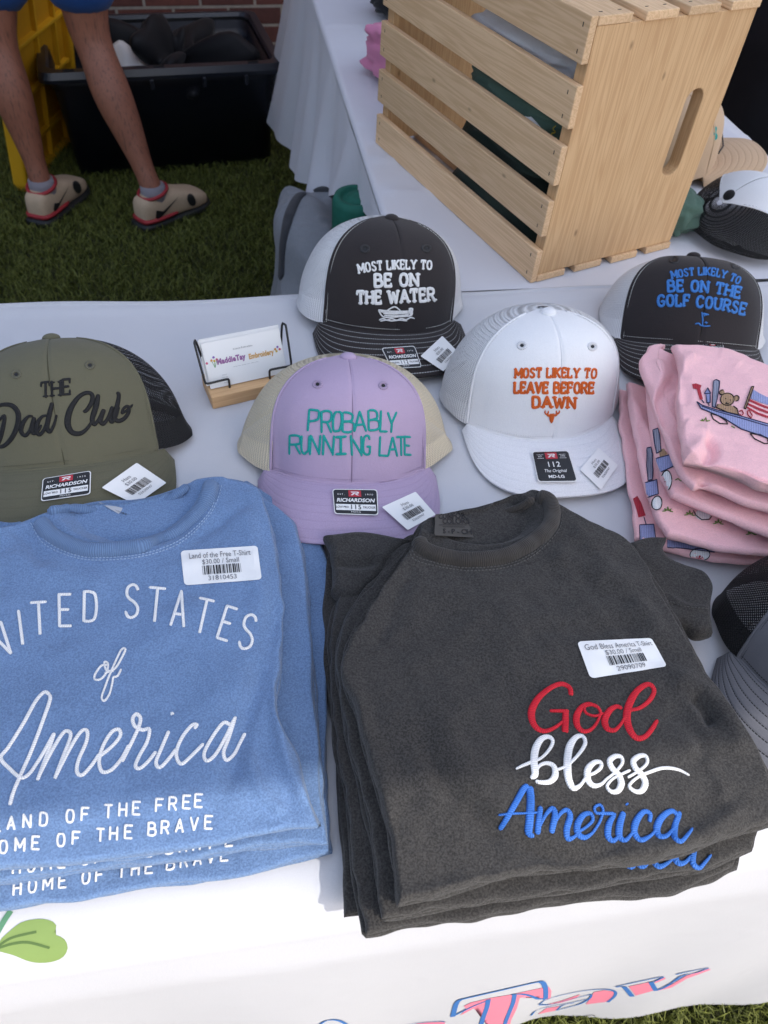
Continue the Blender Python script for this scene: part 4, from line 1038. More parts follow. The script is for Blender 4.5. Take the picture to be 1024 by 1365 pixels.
def dark_z(X, d):
    px = to_px(np.c_[X, np.full(len(X), T + .07)])
    q = ((px[:, 0] - 645) / 68) ** 2 + ((px[:, 1] - 692) / 34) ** 2
    return -.019 * np.clip(1.25 - q, 0, 1) + .006 * np.exp(-(((px[:, 0] - 700) / 220) ** 2 + ((px[:, 1] - 1020) / 130) ** 2))
DW = [(z5((225, 170), (260, 260), (330, 345), (420, 410), (540, 458), (640, 470)), -.0035, 13), (z5((260, 140), (330, 270), (430, 350), (560, 420)), .003, 22), (z5((640, 470), (760, 440), (860, 410), (980, 330)), .0035, 15),
      (z5((850, 80), (880, 110), (900, 150)), -.006, 9), (z5((790, 40), (850, 60), (930, 130), (960, 220)), .003, 14), (z5((780, 110), (850, 160), (880, 240)), -.0022, 12), (z5((830, 180), (900, 260), (930, 330)), .002, 12),
      (z4((600, 190), (680, 210), (740, 260)), .0022, 12), (z4((560, 380), (700, 380), (820, 360)), -.002, 12), (z4((250, 200), (190, 330), (150, 430)), -.002, 14), (z4((620, 110), (700, 170), (830, 330), (900, 420)), .0022, 16),
      (z5((70, 60), (130, 230), (170, 400)), .003, 12), (z5((100, 120), (150, 300), (180, 420)), -.002, 12), (z5((180, 540), (400, 510), (560, 480)), .0018, 10)]
_, D1V = fold2('body', [(556, 716), (566, 696), (600, 684), (640, 676), (690, 660), (714, 656), (742, 674)],
                   [(742, 674), (790, 700), (842, 730), (880, 795), (905, 840), (935, 890), (962, 930), (990, 973), (1030, 1045), (1034, 1095)],
                   [(530, 1208), (600, 1190), (680, 1170), (750, 1160), (801, 1157), (860, 1152), (935, 1130), (1034, 1095)],
                   [(556, 716), (520, 772), (488, 819), (461, 861), (458, 905), (475, 960), (489, 1013), (506, 1060), (515, 1100), (523, 1150), (530, 1208)], .053, .074, DARK, d1, DW, n=170, seed=24, zfun=dark_z, noise_a=.0012)
RIB_D = ribknit('dark_rib', (.045, .040, .036))
collar_band(d1, D1V, z4((262, 150), (275, 175), (330, 195), (400, 203), (480, 192), (545, 160), (590, 120), (600, 80), (588, 52), (560, 44)), 23, RIB_D, .0085)
collar_band(d1, D1V, z4((318, 108), (380, 96), (450, 88), (515, 72), (552, 50)), 12, RIB_D, .0075, 'back_neckband', -.0005)
DST = plain('dark_stitch', (.085, .082, .078), .8)
for o_ in (0, 7): dashes_px(D1V, z4((245 - o_, 178), (262 - o_, 196 + o_), (330, 215 + o_), (400, 222 + o_), (490, 212 + o_), (560, 178 + o_), (608 + o_, 128), (618 + o_, 85)), DST, d1, 1.2)
st = Sticker('neck_tag', d1, z4((296, 148), (418, 155), (405, 88), (298, 95)), D1V, plain('dark_tag_cloth', (.062, .058, .054), .85), .04, 2, .0045, True)
st.text('COMFORT', .46, .84, .26, STK_BLK, 'print', .44, .02); st.text('COLORS', .5, .60, .26, STK_BLK, 'print', .44, .02); st.rect(.1, .44, .75, .46, STK_BLK, 'print'); st.rect(.2, .36, .7, .38, STK_BLK, 'print'); st.text('S - P - CH', .52, .17, .20, STK_BLK, 'print', .55, .02); st.done()
GOD = [[(388, 152, 20), (384, 122, 22), (362, 105, 22), (335, 103, 21), (295, 122, 23), (250, 160, 27), (222, 210, 31), (222, 255, 31), (242, 290, 26), (275, 303, 20), (315, 290, 15), (354, 262, 12)], [(296, 217, 12), (345, 217, 15), (378, 219, 18)], [(366, 216, 24), (364, 260, 29), (362, 310, 28)],
       [(496, 200, 11), (466, 186, 14), (434, 200, 22), (412, 240, 29), (416, 282, 27), (442, 304, 20), (476, 294, 14), (504, 256, 12), (512, 218, 12), (486, 192, 13), (448, 198, 12), (452, 226, 11), (490, 238, 11), (526, 226, 12)],
       [(606, 208, 15), (582, 198, 18), (552, 216, 25), (532, 256, 29), (542, 292, 26), (572, 300, 18), (600, 274, 13), (622, 236, 12)], [(630, 216, 13), (680, 204, 16), (722, 172, 19), (742, 134, 20), (730, 108, 20), (704, 106, 22), (664, 138, 27), (636, 190, 31), (626, 246, 33), (640, 300, 32), (668, 332, 26), (704, 326, 21), (734, 292, 20), (756, 256, 16)]]
k = MB(); script_word(k, D1V, GOD, 640, 880, 3.2, 1, .0008); k.build('red_lettering', T_RED, d1, True, uv=True)
BLE = [[(152, 465, 9), (178, 452, 12), (212, 438, 14), (260, 418, 12), (296, 380, 14), (310, 346, 16), (292, 328, 19), (262, 336, 25), (238, 375, 31), (230, 430, 33), (234, 485, 31), (216, 505, 15)],
       [(238, 500, 14), (248, 456, 14), (282, 440, 16), (314, 454, 24), (320, 492, 28), (298, 518, 23), (262, 522, 18), (235, 516, 14)],
       [(326, 470, 10), (372, 450, 12), (420, 402, 14), (448, 356, 17), (437, 326, 17), (408, 330, 23), (382, 370, 31), (373, 430, 33), (376, 500, 33), (396, 544, 27), (425, 536, 16), (452, 500, 12)],
       [(446, 497, 12), (490, 480, 14), (516, 456, 16), (512, 436, 18), (486, 437, 22), (460, 466, 29), (460, 508, 29), (482, 534, 23), (515, 530, 15), (542, 505, 12)],
       [(528, 517, 11), (576, 478, 12), (606, 440, 14), (601, 414, 17), (576, 410, 21), (553, 430, 25), (562, 460, 27), (590, 490, 29), (602, 525, 29), (588, 557, 24), (560, 562, 18), (541, 540, 14), (562, 510, 11), (602, 488, 11), (640, 470, 12)],
       [(628, 502, 11), (680, 470, 12), (711, 440, 14), (706, 411, 17), (680, 409, 21), (654, 430, 25), (662, 460, 27), (690, 490, 29), (704, 525, 29), (689, 557, 24), (660, 560, 18), (636, 536, 14), (672, 500, 12), (722, 478, 14), (782, 461, 14), (842, 468, 12), (892, 493, 7)]]
k = MB(); script_word(k, D1V, BLE, 640, 880, 3.2, 1, .0008); k.build('white_lettering', T_WHITE, d1, True, uv=True)
AMB = [[(84, 722, 20), (110, 682, 23), (150, 612, 26), (184, 552, 27), (206, 534, 24)], [(212, 538, 30), (216, 600, 35), (212, 680, 35), (208, 735, 32), (230, 753, 15)], [(78, 660, 8), (130, 655, 10), (190, 654, 8), (246, 652, 8)],
       [(258, 625, 22), (250, 690, 27), (245, 742, 24)], [(248, 722, 12), (280, 660, 15), (308, 634, 23), (320, 660, 27), (310, 710, 27), (304, 738, 24)], [(308, 716, 12), (340, 658, 15), (368, 640, 21), (384, 666, 27), (370, 720, 29), (374, 760, 24), (400, 755, 14), (432, 722, 10)],
       [(412, 736, 12), (450, 714, 12), (480, 684, 14), (472, 656, 17), (442, 660, 23), (416, 700, 29), (418, 740, 29), (446, 756, 21), (480, 736, 12), (506, 698, 10)], [(480, 736, 10), (510, 690, 12), (524, 642, 12), (510, 618, 12), (488, 630, 12), (496, 652, 12), (532, 654, 14), (572, 655, 15)],
       [(576, 654, 15), (550, 700, 27), (546, 750, 29), (570, 770, 19), (602, 738, 12)], [(612, 648, 24), (596, 700, 29), (594, 750, 29), (620, 768, 18), (652, 734, 12)], [(722, 692, 18), (724, 656, 19), (696, 648, 21), (665, 690, 29), (658, 735, 29), (684, 768, 23), (726, 750, 14), (756, 718, 10)],
       [(846, 666, 18), (816, 644, 21), (776, 670, 27), (754, 715, 31), (764, 750, 27), (796, 750, 18), (832, 708, 14), (852, 662, 14)], [(852, 648, 20), (832, 706, 27), (830, 754, 27), (856, 773, 19), (886, 745, 14), (907, 718, 10)], [(624, 612, 26), (630, 618, 28)]]
k = MB(); script_word(k, D1V, AMB, 640, 880, 3.2, 1, .0008); k.build('blue_lettering', T_BLUE, d1, True, uv=True)
k = MB(); script_word(k, D2V, AMB, 640, 880, 3.2, 1, .0009, None, 78, 112); k.build('blue_lettering', T_BLUE, d2, True, uv=True)
shirt_label(d1, [(787, 905), (889, 889), (868, 851), (769, 856)], D1V, 'God Bless America T-Shirt', '$30.00 / Small', '29090709')

# --- pink stack ------------------------------------------------------------
PK_G = 'folded pink sweatshirts in one stack'
zp = lambda *p: [(780 + a / 2.625, 480 + b / 2.625) for a, b in p]
zq = lambda *p: [(880 + a / 3.9, 430 + b / 3.9) for a, b in p]
def pk(label, z): return thing('folded_sweatshirt', label, 'sweatshirt', Q(980, 640, T + z), 0, PK_G)
p5 = pk('lowest pink sweatshirt of the pink stack, lying on the tablecloth', 0)
_, P5V = fold2('body', [(824, 520), (900, 540), (1100, 580)], [(1100, 580), (1100, 752)], [(846, 722), (900, 738), (985, 752), (1100, 756)], [(824, 520), (827, 580), (838, 650), (846, 722)], .001, .018, PINK, p5, seed=31, n=90)
p4 = pk('fourth pink sweatshirt from the top of its stack, blue wagon at its edge', .018)
_, P4V = fold2('body', [(834, 512), (900, 530), (1100, 575)], [(1100, 575), (1100, 742)], [(888, 714), (960, 735), (1024, 742), (1100, 748)], [(834, 512), (840, 560), (852, 620), (868, 680), (888, 714)], .018, .040, PINK, p4, seed=32, n=90, wr=[([(840, 530), (860, 580), (890, 640)], .004, 8), ([(850, 560), (880, 640)], -.003, 6)])
p3 = pk('middle pink sweatshirt of the pink stack with a bat and wagon at its edge', .04)
_, P3V = fold2('body', [(862, 505), (900, 512), (1100, 565)], [(1100, 565), (1100, 730)], [(896, 662), (960, 690), (1024, 716), (1100, 740)], [(862, 505), (864, 540), (872, 600), (884, 640), (896, 662)], .040, .060, PINK, p3, seed=33, n=90, wr=[([(866, 540), (890, 600), (920, 650)], .004, 8)])
p2 = pk('second pink sweatshirt from the top of the pink stack, directly under the bear', .06)
_, P2V = fold2('body', [(866, 464), (885, 462), (900, 476), (1100, 530)], [(1100, 530), (1100, 705)], [(922, 652), (945, 652), (1024, 682), (1100, 708)], [(866, 464), (853, 488), (868, 530), (888, 590), (905, 632), (922, 652)], .060, .082, PINK, p2, seed=34, n=100, wr=[([(905, 500), (880, 530), (890, 570)], -.005, 8), ([(875, 480), (880, 510), (870, 530)], .004, 8), ([(940, 640), (935, 655)], -.006, 6)])
p1 = pk('top pink sweatshirt of its stack, embroidered with a teddy bear, wagon and flag', .082)
_, P1V = fold2('body', [(896, 463), (930, 464), (975, 470), (1024, 492), (1100, 530)], [(1100, 530), (1100, 680)], zq((124, 728), (200, 740), (330, 770), (562, 850)) + [(1100, 672)], [(896, 463), (905, 495), (902, 540), (908, 585), (912, 617)], .082, .106, PINK, p1, seed=35, n=130,
                   wr=[(zq((225, 730), (268, 690), (272, 640), (235, 600)), -.006, 8), (zq((140, 700), (200, 640), (250, 600)), .004, 10), (zq((120, 520), (180, 560), (260, 570)), .003, 9), (zq((90, 260), (130, 330), (130, 430)), -.002, 8), (zq((180, 170), (130, 200), (100, 250)), .002, 8), (zq((300, 150), (360, 170), (420, 230)), .0015, 9)])
def outline(k, bv, pts, w=1.0, close=False):
    stroke_px(k, bv, [(x, y, w) for x, y in (pts + [pts[0]] if close else pts)], None, .0006, False, .9, .0008)
def fillp(k, bv, pts, off=.0006): V, Fc = fill2d(pts, 2); lay(k, bv, V, Fc, off)
def motif(root, bv, items):
    bx = [(min(p[0] for p in it[2]) - 1, min(p[1] for p in it[2]) - 1, max(p[0] for p in it[2]) + 1, max(p[1] for p in it[2]) + 1) for it in items]
    gid = list(range(len(items)))
    for i in range(len(items)):
        for j in range(i):
            A, B = bx[i], bx[j]
            ix = min(A[2], B[2]) - max(A[0], B[0]); iy = min(A[3], B[3]) - max(A[1], B[1])
            if ix > 0 and iy > 0 and ix * iy > .45 * min((A[2] - A[0]) * (A[3] - A[1]), (B[2] - B[0]) * (B[3] - B[1])):
                o_, n_ = gid[j], gid[i]; gid = [n_ if g == o_ else g for g in gid]
    for g in sorted(set(gid)):                     # each motif that hangs together is one stitched part
        mb = MB(); mats = []; ids = []
        for q, (m, kind, pts) in zip(gid, items):
            if q != g: continue
            if m not in mats: mats.append(m)
            (fillp if kind == 'f' else outline)(mb, bv, pts); ids += [mats.index(m)] * (len(mb.F) - len(ids))
        if not mb.V: continue
        o = mb.build('embroidery', None, root, True, uv=True)
        for m in mats: o.data.materials.append(m)
        o.data.polygons.foreach_set('material_index', ids)
circ = lambda cx, cy, rx, ry, n=18: [(cx + rx * math.cos(6.283 * i / n), cy + ry * math.sin(6.283 * i / n)) for i in range(n)]
zz = lambda pts: zq(*pts)
bear = [(T_CRIMSON, 'f', zz([(166, 322), (185, 318), (215, 328), (208, 346), (222, 400), (206, 404), (190, 348), (172, 345)])), (T_NAVY, 'o', zz([(214, 404), (228, 422)])),
        (T_LBLUE, 'f', zz([(228, 372), (246, 343), (262, 372), (260, 376), (258, 418), (240, 420), (236, 376)])), (T_NAVY, 'o', zz([(228, 372), (246, 343), (262, 372), (228, 372)])), (T_NAVY, 'o', zz([(238, 376), (242, 420), (260, 418), (260, 376)])), (T_NAVY, 'o', zz([(250, 420), (254, 438)])),
        (T_GREY, 'f', zz([(276, 306), (290, 300), (308, 308), (306, 340), (296, 400), (284, 446), (270, 440), (272, 400)])), (T_NAVY, 'o', zz([(276, 306), (290, 300), (308, 308), (306, 340), (296, 400), (284, 446), (270, 440), (272, 400), (276, 306)])),
        (T_TAN, 'f', zz(circ(348, 402, 36, 32))), (T_TAN, 'f', zz(circ(322, 367, 14, 13))), (T_TAN, 'f', zz(circ(395, 397, 14, 14))), (T_TAN, 'f', zz([(300, 425), (330, 425), (375, 435), (402, 455), (408, 480), (350, 470), (288, 446)])),
        (T_BLACK, 'o', zz(circ(348, 402, 36, 32) + [(384, 402)])), (T_BLACK, 'o', zz(circ(322, 367, 14, 13)[4:16])), (T_BLACK, 'o', zz(circ(395, 397, 14, 14)[10:] + circ(395, 397, 14, 14)[:6])), (T_BLACK, 'o', zz([(338, 396), (342, 400)])), (T_BLACK, 'o', zz([(362, 404), (366, 408)])), (T_BLACK, 'f', zz(circ(348, 412, 6, 4, 8))),
        (T_BLACK, 'o', zz([(348, 414), (340, 424), (352, 426), (360, 420)])), (T_NAVY, 'f', zz([(325, 435), (345, 445), (370, 440), (368, 456), (348, 450), (328, 452)])), (T_BLACK, 'o', zz([(300, 425), (290, 444), (350, 470), (406, 482), (400, 452), (380, 436)])),
        (T_LBLUE, 'f', zz([(190, 414), (215, 432), (290, 456), (420, 490), (562, 530), (562, 605), (420, 556), (330, 500), (260, 470), (212, 450)])), (T_NAVY, 'o', zz([(190, 414), (215, 432), (290, 456), (420, 490), (562, 530)])), (T_NAVY, 'o', zz([(190, 414), (212, 450), (260, 470), (330, 500), (420, 556), (562, 605)])), (T_NAVY, 'o', zz([(215, 438), (290, 464), (420, 500), (562, 542)])),
        (T_BLACK, 'o', zz([(262, 476), (275, 505), (310, 528), (350, 530), (340, 512), (300, 486), (262, 476)])), (T_BLACK, 'o', zz([(466, 580), (490, 608), (540, 632), (562, 632), (556, 606), (520, 586), (466, 580)])),
        (T_TAN, 'f', zz([(474, 334), (486, 336), (444, 452), (434, 448)])), (T_BLACK, 'o', zz([(474, 334), (486, 336), (444, 452), (434, 448), (474, 334)])),
        (T_LBLUE, 'f', zz([(484, 350), (520, 372), (562, 392), (562, 430), (520, 418), (470, 396)])), (T_CRIMSON, 'f', zz([(466, 400), (520, 424), (562, 440), (562, 452), (516, 434), (462, 410)])), (T_CRIMSON, 'f', zz([(458, 420), (516, 446), (562, 464), (562, 476), (512, 458), (455, 430)])), (T_CRIMSON, 'f', zz([(452, 438), (510, 470), (562, 488), (562, 500), (505, 480), (449, 446)])),
        (T_CRIMSON, 'o', zz([(408, 466), (424, 458), (432, 476), (420, 488), (410, 478)])), (T_CRIMSON, 'o', zz([(450, 462), (462, 460), (478, 486), (472, 500), (456, 486), (450, 462)])),
        (T_GREEN, 'o', zz([(208, 512), (226, 514), (216, 504)])), (T_GREEN, 'o', zz([(226, 514), (236, 496), (240, 516), (258, 512)])), (T_GREEN, 'o', zz([(368, 540), (388, 552)]))]
motif(p1, P1V, bear)
grass = lambda x, y: (T_GREEN, 'o', zz([(x - 26, y + 4), (x - 8, y + 2), (x - 14, y - 10), (x, y), (x + 2, y - 20), (x + 8, y), (x + 20, y - 10), (x + 14, y + 4), (x + 30, y + 6)]))
motif(p3, P3V, [(T_GREY, 'f', zp((240, 245), (256, 240), (262, 262), (266, 320), (252, 328), (246, 290))), (T_NAVY, 'o', zp((240, 245), (256, 240), (262, 262), (266, 320), (252, 328), (246, 290), (240, 245))), (T_LBLUE, 'f', zp((250, 345), (300, 332), (312, 372), (268, 392), (250, 376))), (T_NAVY, 'o', zp((250, 345), (300, 332), (312, 372), (268, 392))), (T_TAN, 'f', zp((258, 318), (276, 310), (290, 330), (262, 340))),
                (T_WHITE, 'f', zp(*circ(286, 424, 17, 36))), (T_BLACK, 'o', zp(*circ(286, 424, 17, 36), (303, 424))), (T_CRIMSON, 'f', zp(*circ(278, 424, 5, 9, 10))), (T_GREEN, 'o', zp((314, 422), (326, 416), (334, 424), (344, 420)))])
motif(p4, P4V, [(T_GREY, 'f', zp((216, 310), (232, 306), (238, 330), (234, 420), (220, 424), (214, 370))), (T_NAVY, 'o', zp((216, 310), (232, 306), (238, 330), (234, 420), (220, 424), (214, 370), (216, 310))), (T_LBLUE, 'f', zp((212, 430), (250, 420), (256, 470), (218, 482))), (T_NAVY, 'o', zp((212, 430), (250, 420), (256, 470), (218, 482))),
                (T_WHITE, 'f', zp(*circ(252, 502, 16, 24))), (T_BLACK, 'o', zp(*circ(252, 502, 16, 24), (268, 502))), grass(36, 980), grass(150, 1000), grass(298, 1045), (T_WHITE, 'f', zz(circ(222, 1000, 40, 30))), (T_BLACK, 'o', zz([(172, 978), (185, 1005), (215, 1028), (255, 1025), (268, 1008)])), grass(470, 1100)])
motif(p5, P5V, [(T_CRIMSON, 'f', zp((168, 486), (182, 476), (196, 500), (212, 545), (186, 552), (176, 510))), (T_NAVY, 'o', zp((205, 550), (214, 580))), (T_LBLUE, 'f', zp((190, 578), (240, 576), (246, 626), (192, 634))), (T_NAVY, 'o', zp((190, 578), (240, 576), (246, 626), (192, 634), (190, 578))), (T_LBLUE, 'f', zz([(36, 1130), (280, 1180), (284, 1196), (36, 1166)])), (T_NAVY, 'o', zz([(36, 1166), (284, 1196)])),
                (T_WHITE, 'f', zz(circ(206, 1206, 52, 30))), (T_BLACK, 'o', zz(circ(206, 1206, 52, 30) + [(258, 1206)])), (T_CRIMSON, 'f', zz(circ(204, 1218, 18, 9, 10)))])

# ================================================================ PRINT ON THE FRONT CLOTH
def flat_strokes(name, lines, ox, oy, s, w, m, parent, bv=BF):
    k = MB()
    for L in lines: stroke_px(k, bv, [(ox + a / s, oy + b / s, w) for a, b in L], None, .00012, len(L) > 2, 1.2, .0008)
    return k.build(name, m, parent, True)
P_BLUE = plain('print_blue', (.05, .17, .46), .6, .3, .03); P_PINK = plain('print_pink', (.78, .23, .32), .6, .3, .03)
P_LEAF = plain('print_leaf', (.20, .29, .085), .6, .3, .04); P_VEIN = plain('print_vein', (.08, .14, .04), .6, .3, .03); P_DK = plain('print_dark', (.05, .05, .055), .6)
def cloth_fill(name, polys, ox, oy, s, m):
    k = MB()
    for p in polys:
        V, Fc = fill2d([(ox + a / s, oy + b / s) for a, b in poly_pts(p + [p[0]], 40)[:-1]], 3); lay(k, BF, V, Fc, .0005)
    return k.build(name, m, front_cloth, True)
leaf = [(0, 232), (0, 185), (45, 140), (100, 100), (170, 85), (225, 90), (256, 110), (255, 135), (240, 150), (290, 172), (310, 212), (290, 255), (240, 278), (180, 283), (130, 275), (60, 248)]
cloth_fill('printed_leaf', [leaf], 0, 1200, 3.413, P_LEAF)
flat_strokes('leaf_vein', [[(-6, 205), (60, 168), (168, 142)]], 0, 1200, 3.413, 3.2, P_VEIN, front_cloth)
flat_strokes('leaf_vein', [[(-6, 215), (60, 196), (130, 190), (228, 214)]], 0, 1200, 3.413, 3.4, P_VEIN, front_cloth)
flat_strokes('printed_stem', [[(-12, 150), (20, 95), (52, 48)]], 0, 1200, 3.413, 7.5, plain('print_stem', (.08, .22, .12), .6), front_cloth)
def cloth_poly(name, poly, ox, oy, sc_, m):
    k = MB(); V, Fc = fill2d([(ox + a / sc_, oy + b / sc_) for a, b in poly], 2); lay(k, BF, V, Fc, .0005); return k.build(name, m, front_cloth, True)
za_, zb_, zc_4 = (590, 1275, 4.76), (760, 1275, 4.76), (410, 1320, 4.76)
cloth_poly('printed_letter', [(112, 372), (150, 330), (135, 312), (180, 290), (300, 262), (430, 240), (640, 195), (675, 190), (690, 215), (685, 260), (660, 272), (620, 262), (540, 232), (470, 236), (490, 258), (470, 330), (435, 402), (425, 440), (285, 440), (320, 330), (322, 284), (290, 280), (200, 326)], *za_, P_PINK)
for L, w in (([(64, 378), (76, 330), (86, 298), (104, 276), (140, 263), (370, 210), (590, 160), (628, 158), (648, 182), (654, 225), (652, 268)], 7.0), ([(68, 374), (130, 342), (200, 308), (292, 272)], 4.0), ([(290, 268), (280, 320), (262, 370), (240, 440)], 6.6), ([(436, 238), (500, 234), (560, 246), (604, 264), (655, 262)], 4.4), ([(456, 236), (446, 290), (422, 350), (392, 430)], 6.4)):
    flat_strokes('printed_outline', [L], *za_, w, P_BLUE, front_cloth)
for pl in ([(-150, 303), (-60, 280), (64, 238), (40, 262), (-60, 292)], [(100, 302), (128, 262), (150, 224), (215, 212), (290, 222), (298, 238), (262, 276), (215, 287)], [(-205, 364), (-150, 326), (-66, 313), (-92, 340)]): cloth_poly('printed_letter', pl, *zb_, P_PINK)
for L, w in (([(-199, 300), (-150, 270), (-50, 240), (90, 213), (205, 204), (268, 211), (288, 226), (278, 252), (238, 286)], 4.2), ([(-199, 303), (-120, 300), (0, 268), (100, 244), (132, 238), (122, 264), (60, 298), (-10, 318), (-82, 338)], 3.2), ([(-249, 372), (-219, 342), (-150, 318), (0, 290), (104, 268)], 3.4), ([(-86, 338), (-49, 308), (24, 290)], 3.0)):
    flat_strokes('printed_outline', [L], *zb_, w, P_BLUE, front_cloth)
for pl in ([(372, 188), (502, 160), (528, 214), (415, 246)], [(552, 216), (640, 196), (740, 138), (892, 82), (880, 74), (740, 118), (640, 178)], [(538, 168), (606, 139), (600, 130), (538, 150)]): cloth_poly('printed_letter', pl, *zb_, P_PINK)
for L, w in (([(288, 190), (330, 178), (450, 152), (560, 129), (594, 125)], 3.6), ([(296, 191), (330, 188), (350, 190)], 3.0), ([(342, 188), (366, 215), (394, 250)], 6.4), ([(512, 158), (528, 186), (545, 213)], 6.4), ([(512, 160), (545, 150), (594, 127)], 3.0), ([(670, 111), (722, 98), (800, 82), (878, 68)], 4.0), ([(548, 213), (610, 188), (690, 128), (730, 112), (800, 98), (876, 72)], 3.0), ([(560, 206), (640, 165), (740, 108)], 2.6)):
    flat_strokes('printed_outline', [L], *zb_, w, P_BLUE, front_cloth)
cloth_poly('printed_letter', [(640, 230), (700, 208), (760, 201), (875, 197), (862, 230)], *zc_4, P_PINK)
flat_strokes('printed_outline', [[(62, 226), (110, 192), (165, 183), (215, 194), (268, 226)]], *zc_4, 4.4, P_BLUE, front_cloth)
flat_strokes('printed_outline', [[(600, 222), (700, 202), (830, 193), (872, 197)]], *zc_4, 2.2, P_BLUE, front_cloth)
flat_strokes('printed_small_letter', [[(30, 406), (46, 388), (90, 376), (142, 368), (156, 376)]], *zb_, 2.0, P_DK, front_cloth)
flat_strokes('printed_small_letter', [[(722, 424), (736, 414), (752, 412), (760, 420)]], *za_, 2.0, P_DK, front_cloth)

# ================================================================ WOODEN CRATE
CA = Q(714, 375, T - .011); CRZ = R(31.8)
crate = thing('wooden_crate', 'pale pine slatted crate with handle slot, standing on its side on the back table', 'crate', CA, CRZ)
crate.matrix_basis = crate.matrix_basis @ Matrix.Scale(1.045, 4)
def loc_obj(k, name, m, parent, bevel=.0012, smooth=False):
    o = k.build(name, m, None, smooth, bevel); o.parent = parent; return o
def end_panel(y0):
    bm = bmesh.new(); x0, x1, z0, z1, t_ = .0005, .241, .0097, .3078, .019
    out = [(x0, z0), (x1, z0), (x1, z1), (x0, z1)]; cx, cz, hl, r_ = .188, .170, .040, .0145
    slot = [(cx + r_ * math.cos(R(a)), cz + hl + r_ * math.sin(R(a))) for a in range(0, 181, 15)] + [(cx + r_ * math.cos(R(a)), cz - hl + r_ * math.sin(R(a))) for a in range(180, 361, 15)]
    es = []
    for L in (out, slot):
        vs_ = [bm.verts.new((a, 0, b)) for a, b in L]
        es += [bm.edges.new((vs_[i], vs_[(i + 1) % len(vs_)])) for i in range(len(vs_))]
    bmesh.ops.triangle_fill(bm, edges=es, use_beauty=True)
    g = bmesh.ops.extrude_face_region(bm, geom=bm.faces[:])
    for v in g['geom']:
        if isinstance(v, bmesh.types.BMVert): v.co.y += t_
    for v in bm.verts: v.co.y += y0
    bmesh.ops.recalc_face_normals(bm, faces=bm.faces[:])
    me = bpy.data.meshes.new('end_panel'); bm.to_mesh(me); bm.free()
    o = link('end_panel', me, None, [WOODP]); o.parent = crate
    b = o.modifiers.new('bevel', 'BEVEL'); b.width = .0012; b.segments = 2; b.limit_method = 'ANGLE'; b.angle_limit = R(50)
end_panel(0); end_panel(.441)
CL = .4605
rs = random.Random(5)
NAIL = plain('nail_mark', (.06, .045, .03), .6)
def slat(c, sz, nails):
    k = MB(); k.box(c, sz); o = loc_obj(k, 'slat', WOODS, crate)
    kn = MB()
    for p, d in nails: kn.box(p, d)
    kn = loc_obj(kn, 'nail_mark', NAIL, o, 0)
gap = (.3175 - 5 * .0465) / 4
for i in range(5):
    z = .0233 + i * (.0465 + gap); dy = rs.uniform(-.0015, .0015)
    slat((-.0049, CL / 2 + dy - .0005, z), (.0095, CL + .002, .0465 + rs.uniform(-.001, .001)), [((-.0097, yy, z + s_ * .013), (.0003, .0015, .0045)) for yy in (.011, .449) for s_ in (-1, 1)])
for zc_, zz_ in ((.3127, .3176), (.0048, .0001)):
    for i in range(4):
        x = .0235 + i * (.0472 + .0172); dy = rs.uniform(-.0015, .0015)
        slat((x, CL / 2 + dy - .001, zc_), (.0472, CL + .003, .0095), [((x + s_ * .013, .011, zz_), (.0045, .0015, .0003)) for s_ in (-1, 1)])
def soft(name, c, size, rz, m, seed=0, e=.55, amp=.06, parent=None, n=64, wl=(.25, .9), tilt=0):
    rg = np.random.default_rng(seed); th = np.linspace(-math.pi / 2, math.pi / 2, n // 2); ph = np.linspace(0, 2 * math.pi, n, endpoint=False)
    Tt, Pp = np.meshgrid(th, ph, indexing='ij'); sp = lambda w, q: np.sign(w) * np.abs(w) ** q
    X = np.stack([sp(np.cos(Tt), e) * sp(np.cos(Pp), e), sp(np.cos(Tt), e) * sp(np.sin(Pp), e), sp(np.sin(Tt), e)], -1)
    d = np.zeros(Tt.shape)
    for k in range(16):
        f = rg.normal(size=3); f *= 6.28 / np.linalg.norm(f) / rg.uniform(*wl); d += np.sin(X @ f + rg.uniform(0, 6.28)) * np.sin(X @ (f[[1, 2, 0]] * .4) + rg.uniform(0, 6.28))
    X = X * (1 + amp * d[..., None] / 2.5) * np.array(size) / 2
    if tilt: X[..., 0] += X[..., 2] * tilt
    cz, sz_ = math.cos(rz), math.sin(rz)
    W = np.stack([X[..., 0] * cz - X[..., 1] * sz_, X[..., 0] * sz_ + X[..., 1] * cz, X[..., 2]], -1) + np.array(c)
    return mesh_obj(name, W.reshape(-1, 3), grid_faces(n, n // 2, True), m, parent)
def crate_pt(x, y, z): return CA + np.array([math.cos(CRZ) * x - math.sin(CRZ) * y, math.sin(CRZ) * x + math.cos(CRZ) * y, z])
GRN_D = fabric('forest_cotton', (.028, .044, .034), .3, .2, .0003, .1); GRN_M = fabric('sage_cotton', (.085, .145, .112), .2, .15, .0003, .1); GRY_L = fabric('ash_cotton', (.66, .66, .67), .12, .08, .0003, .15)
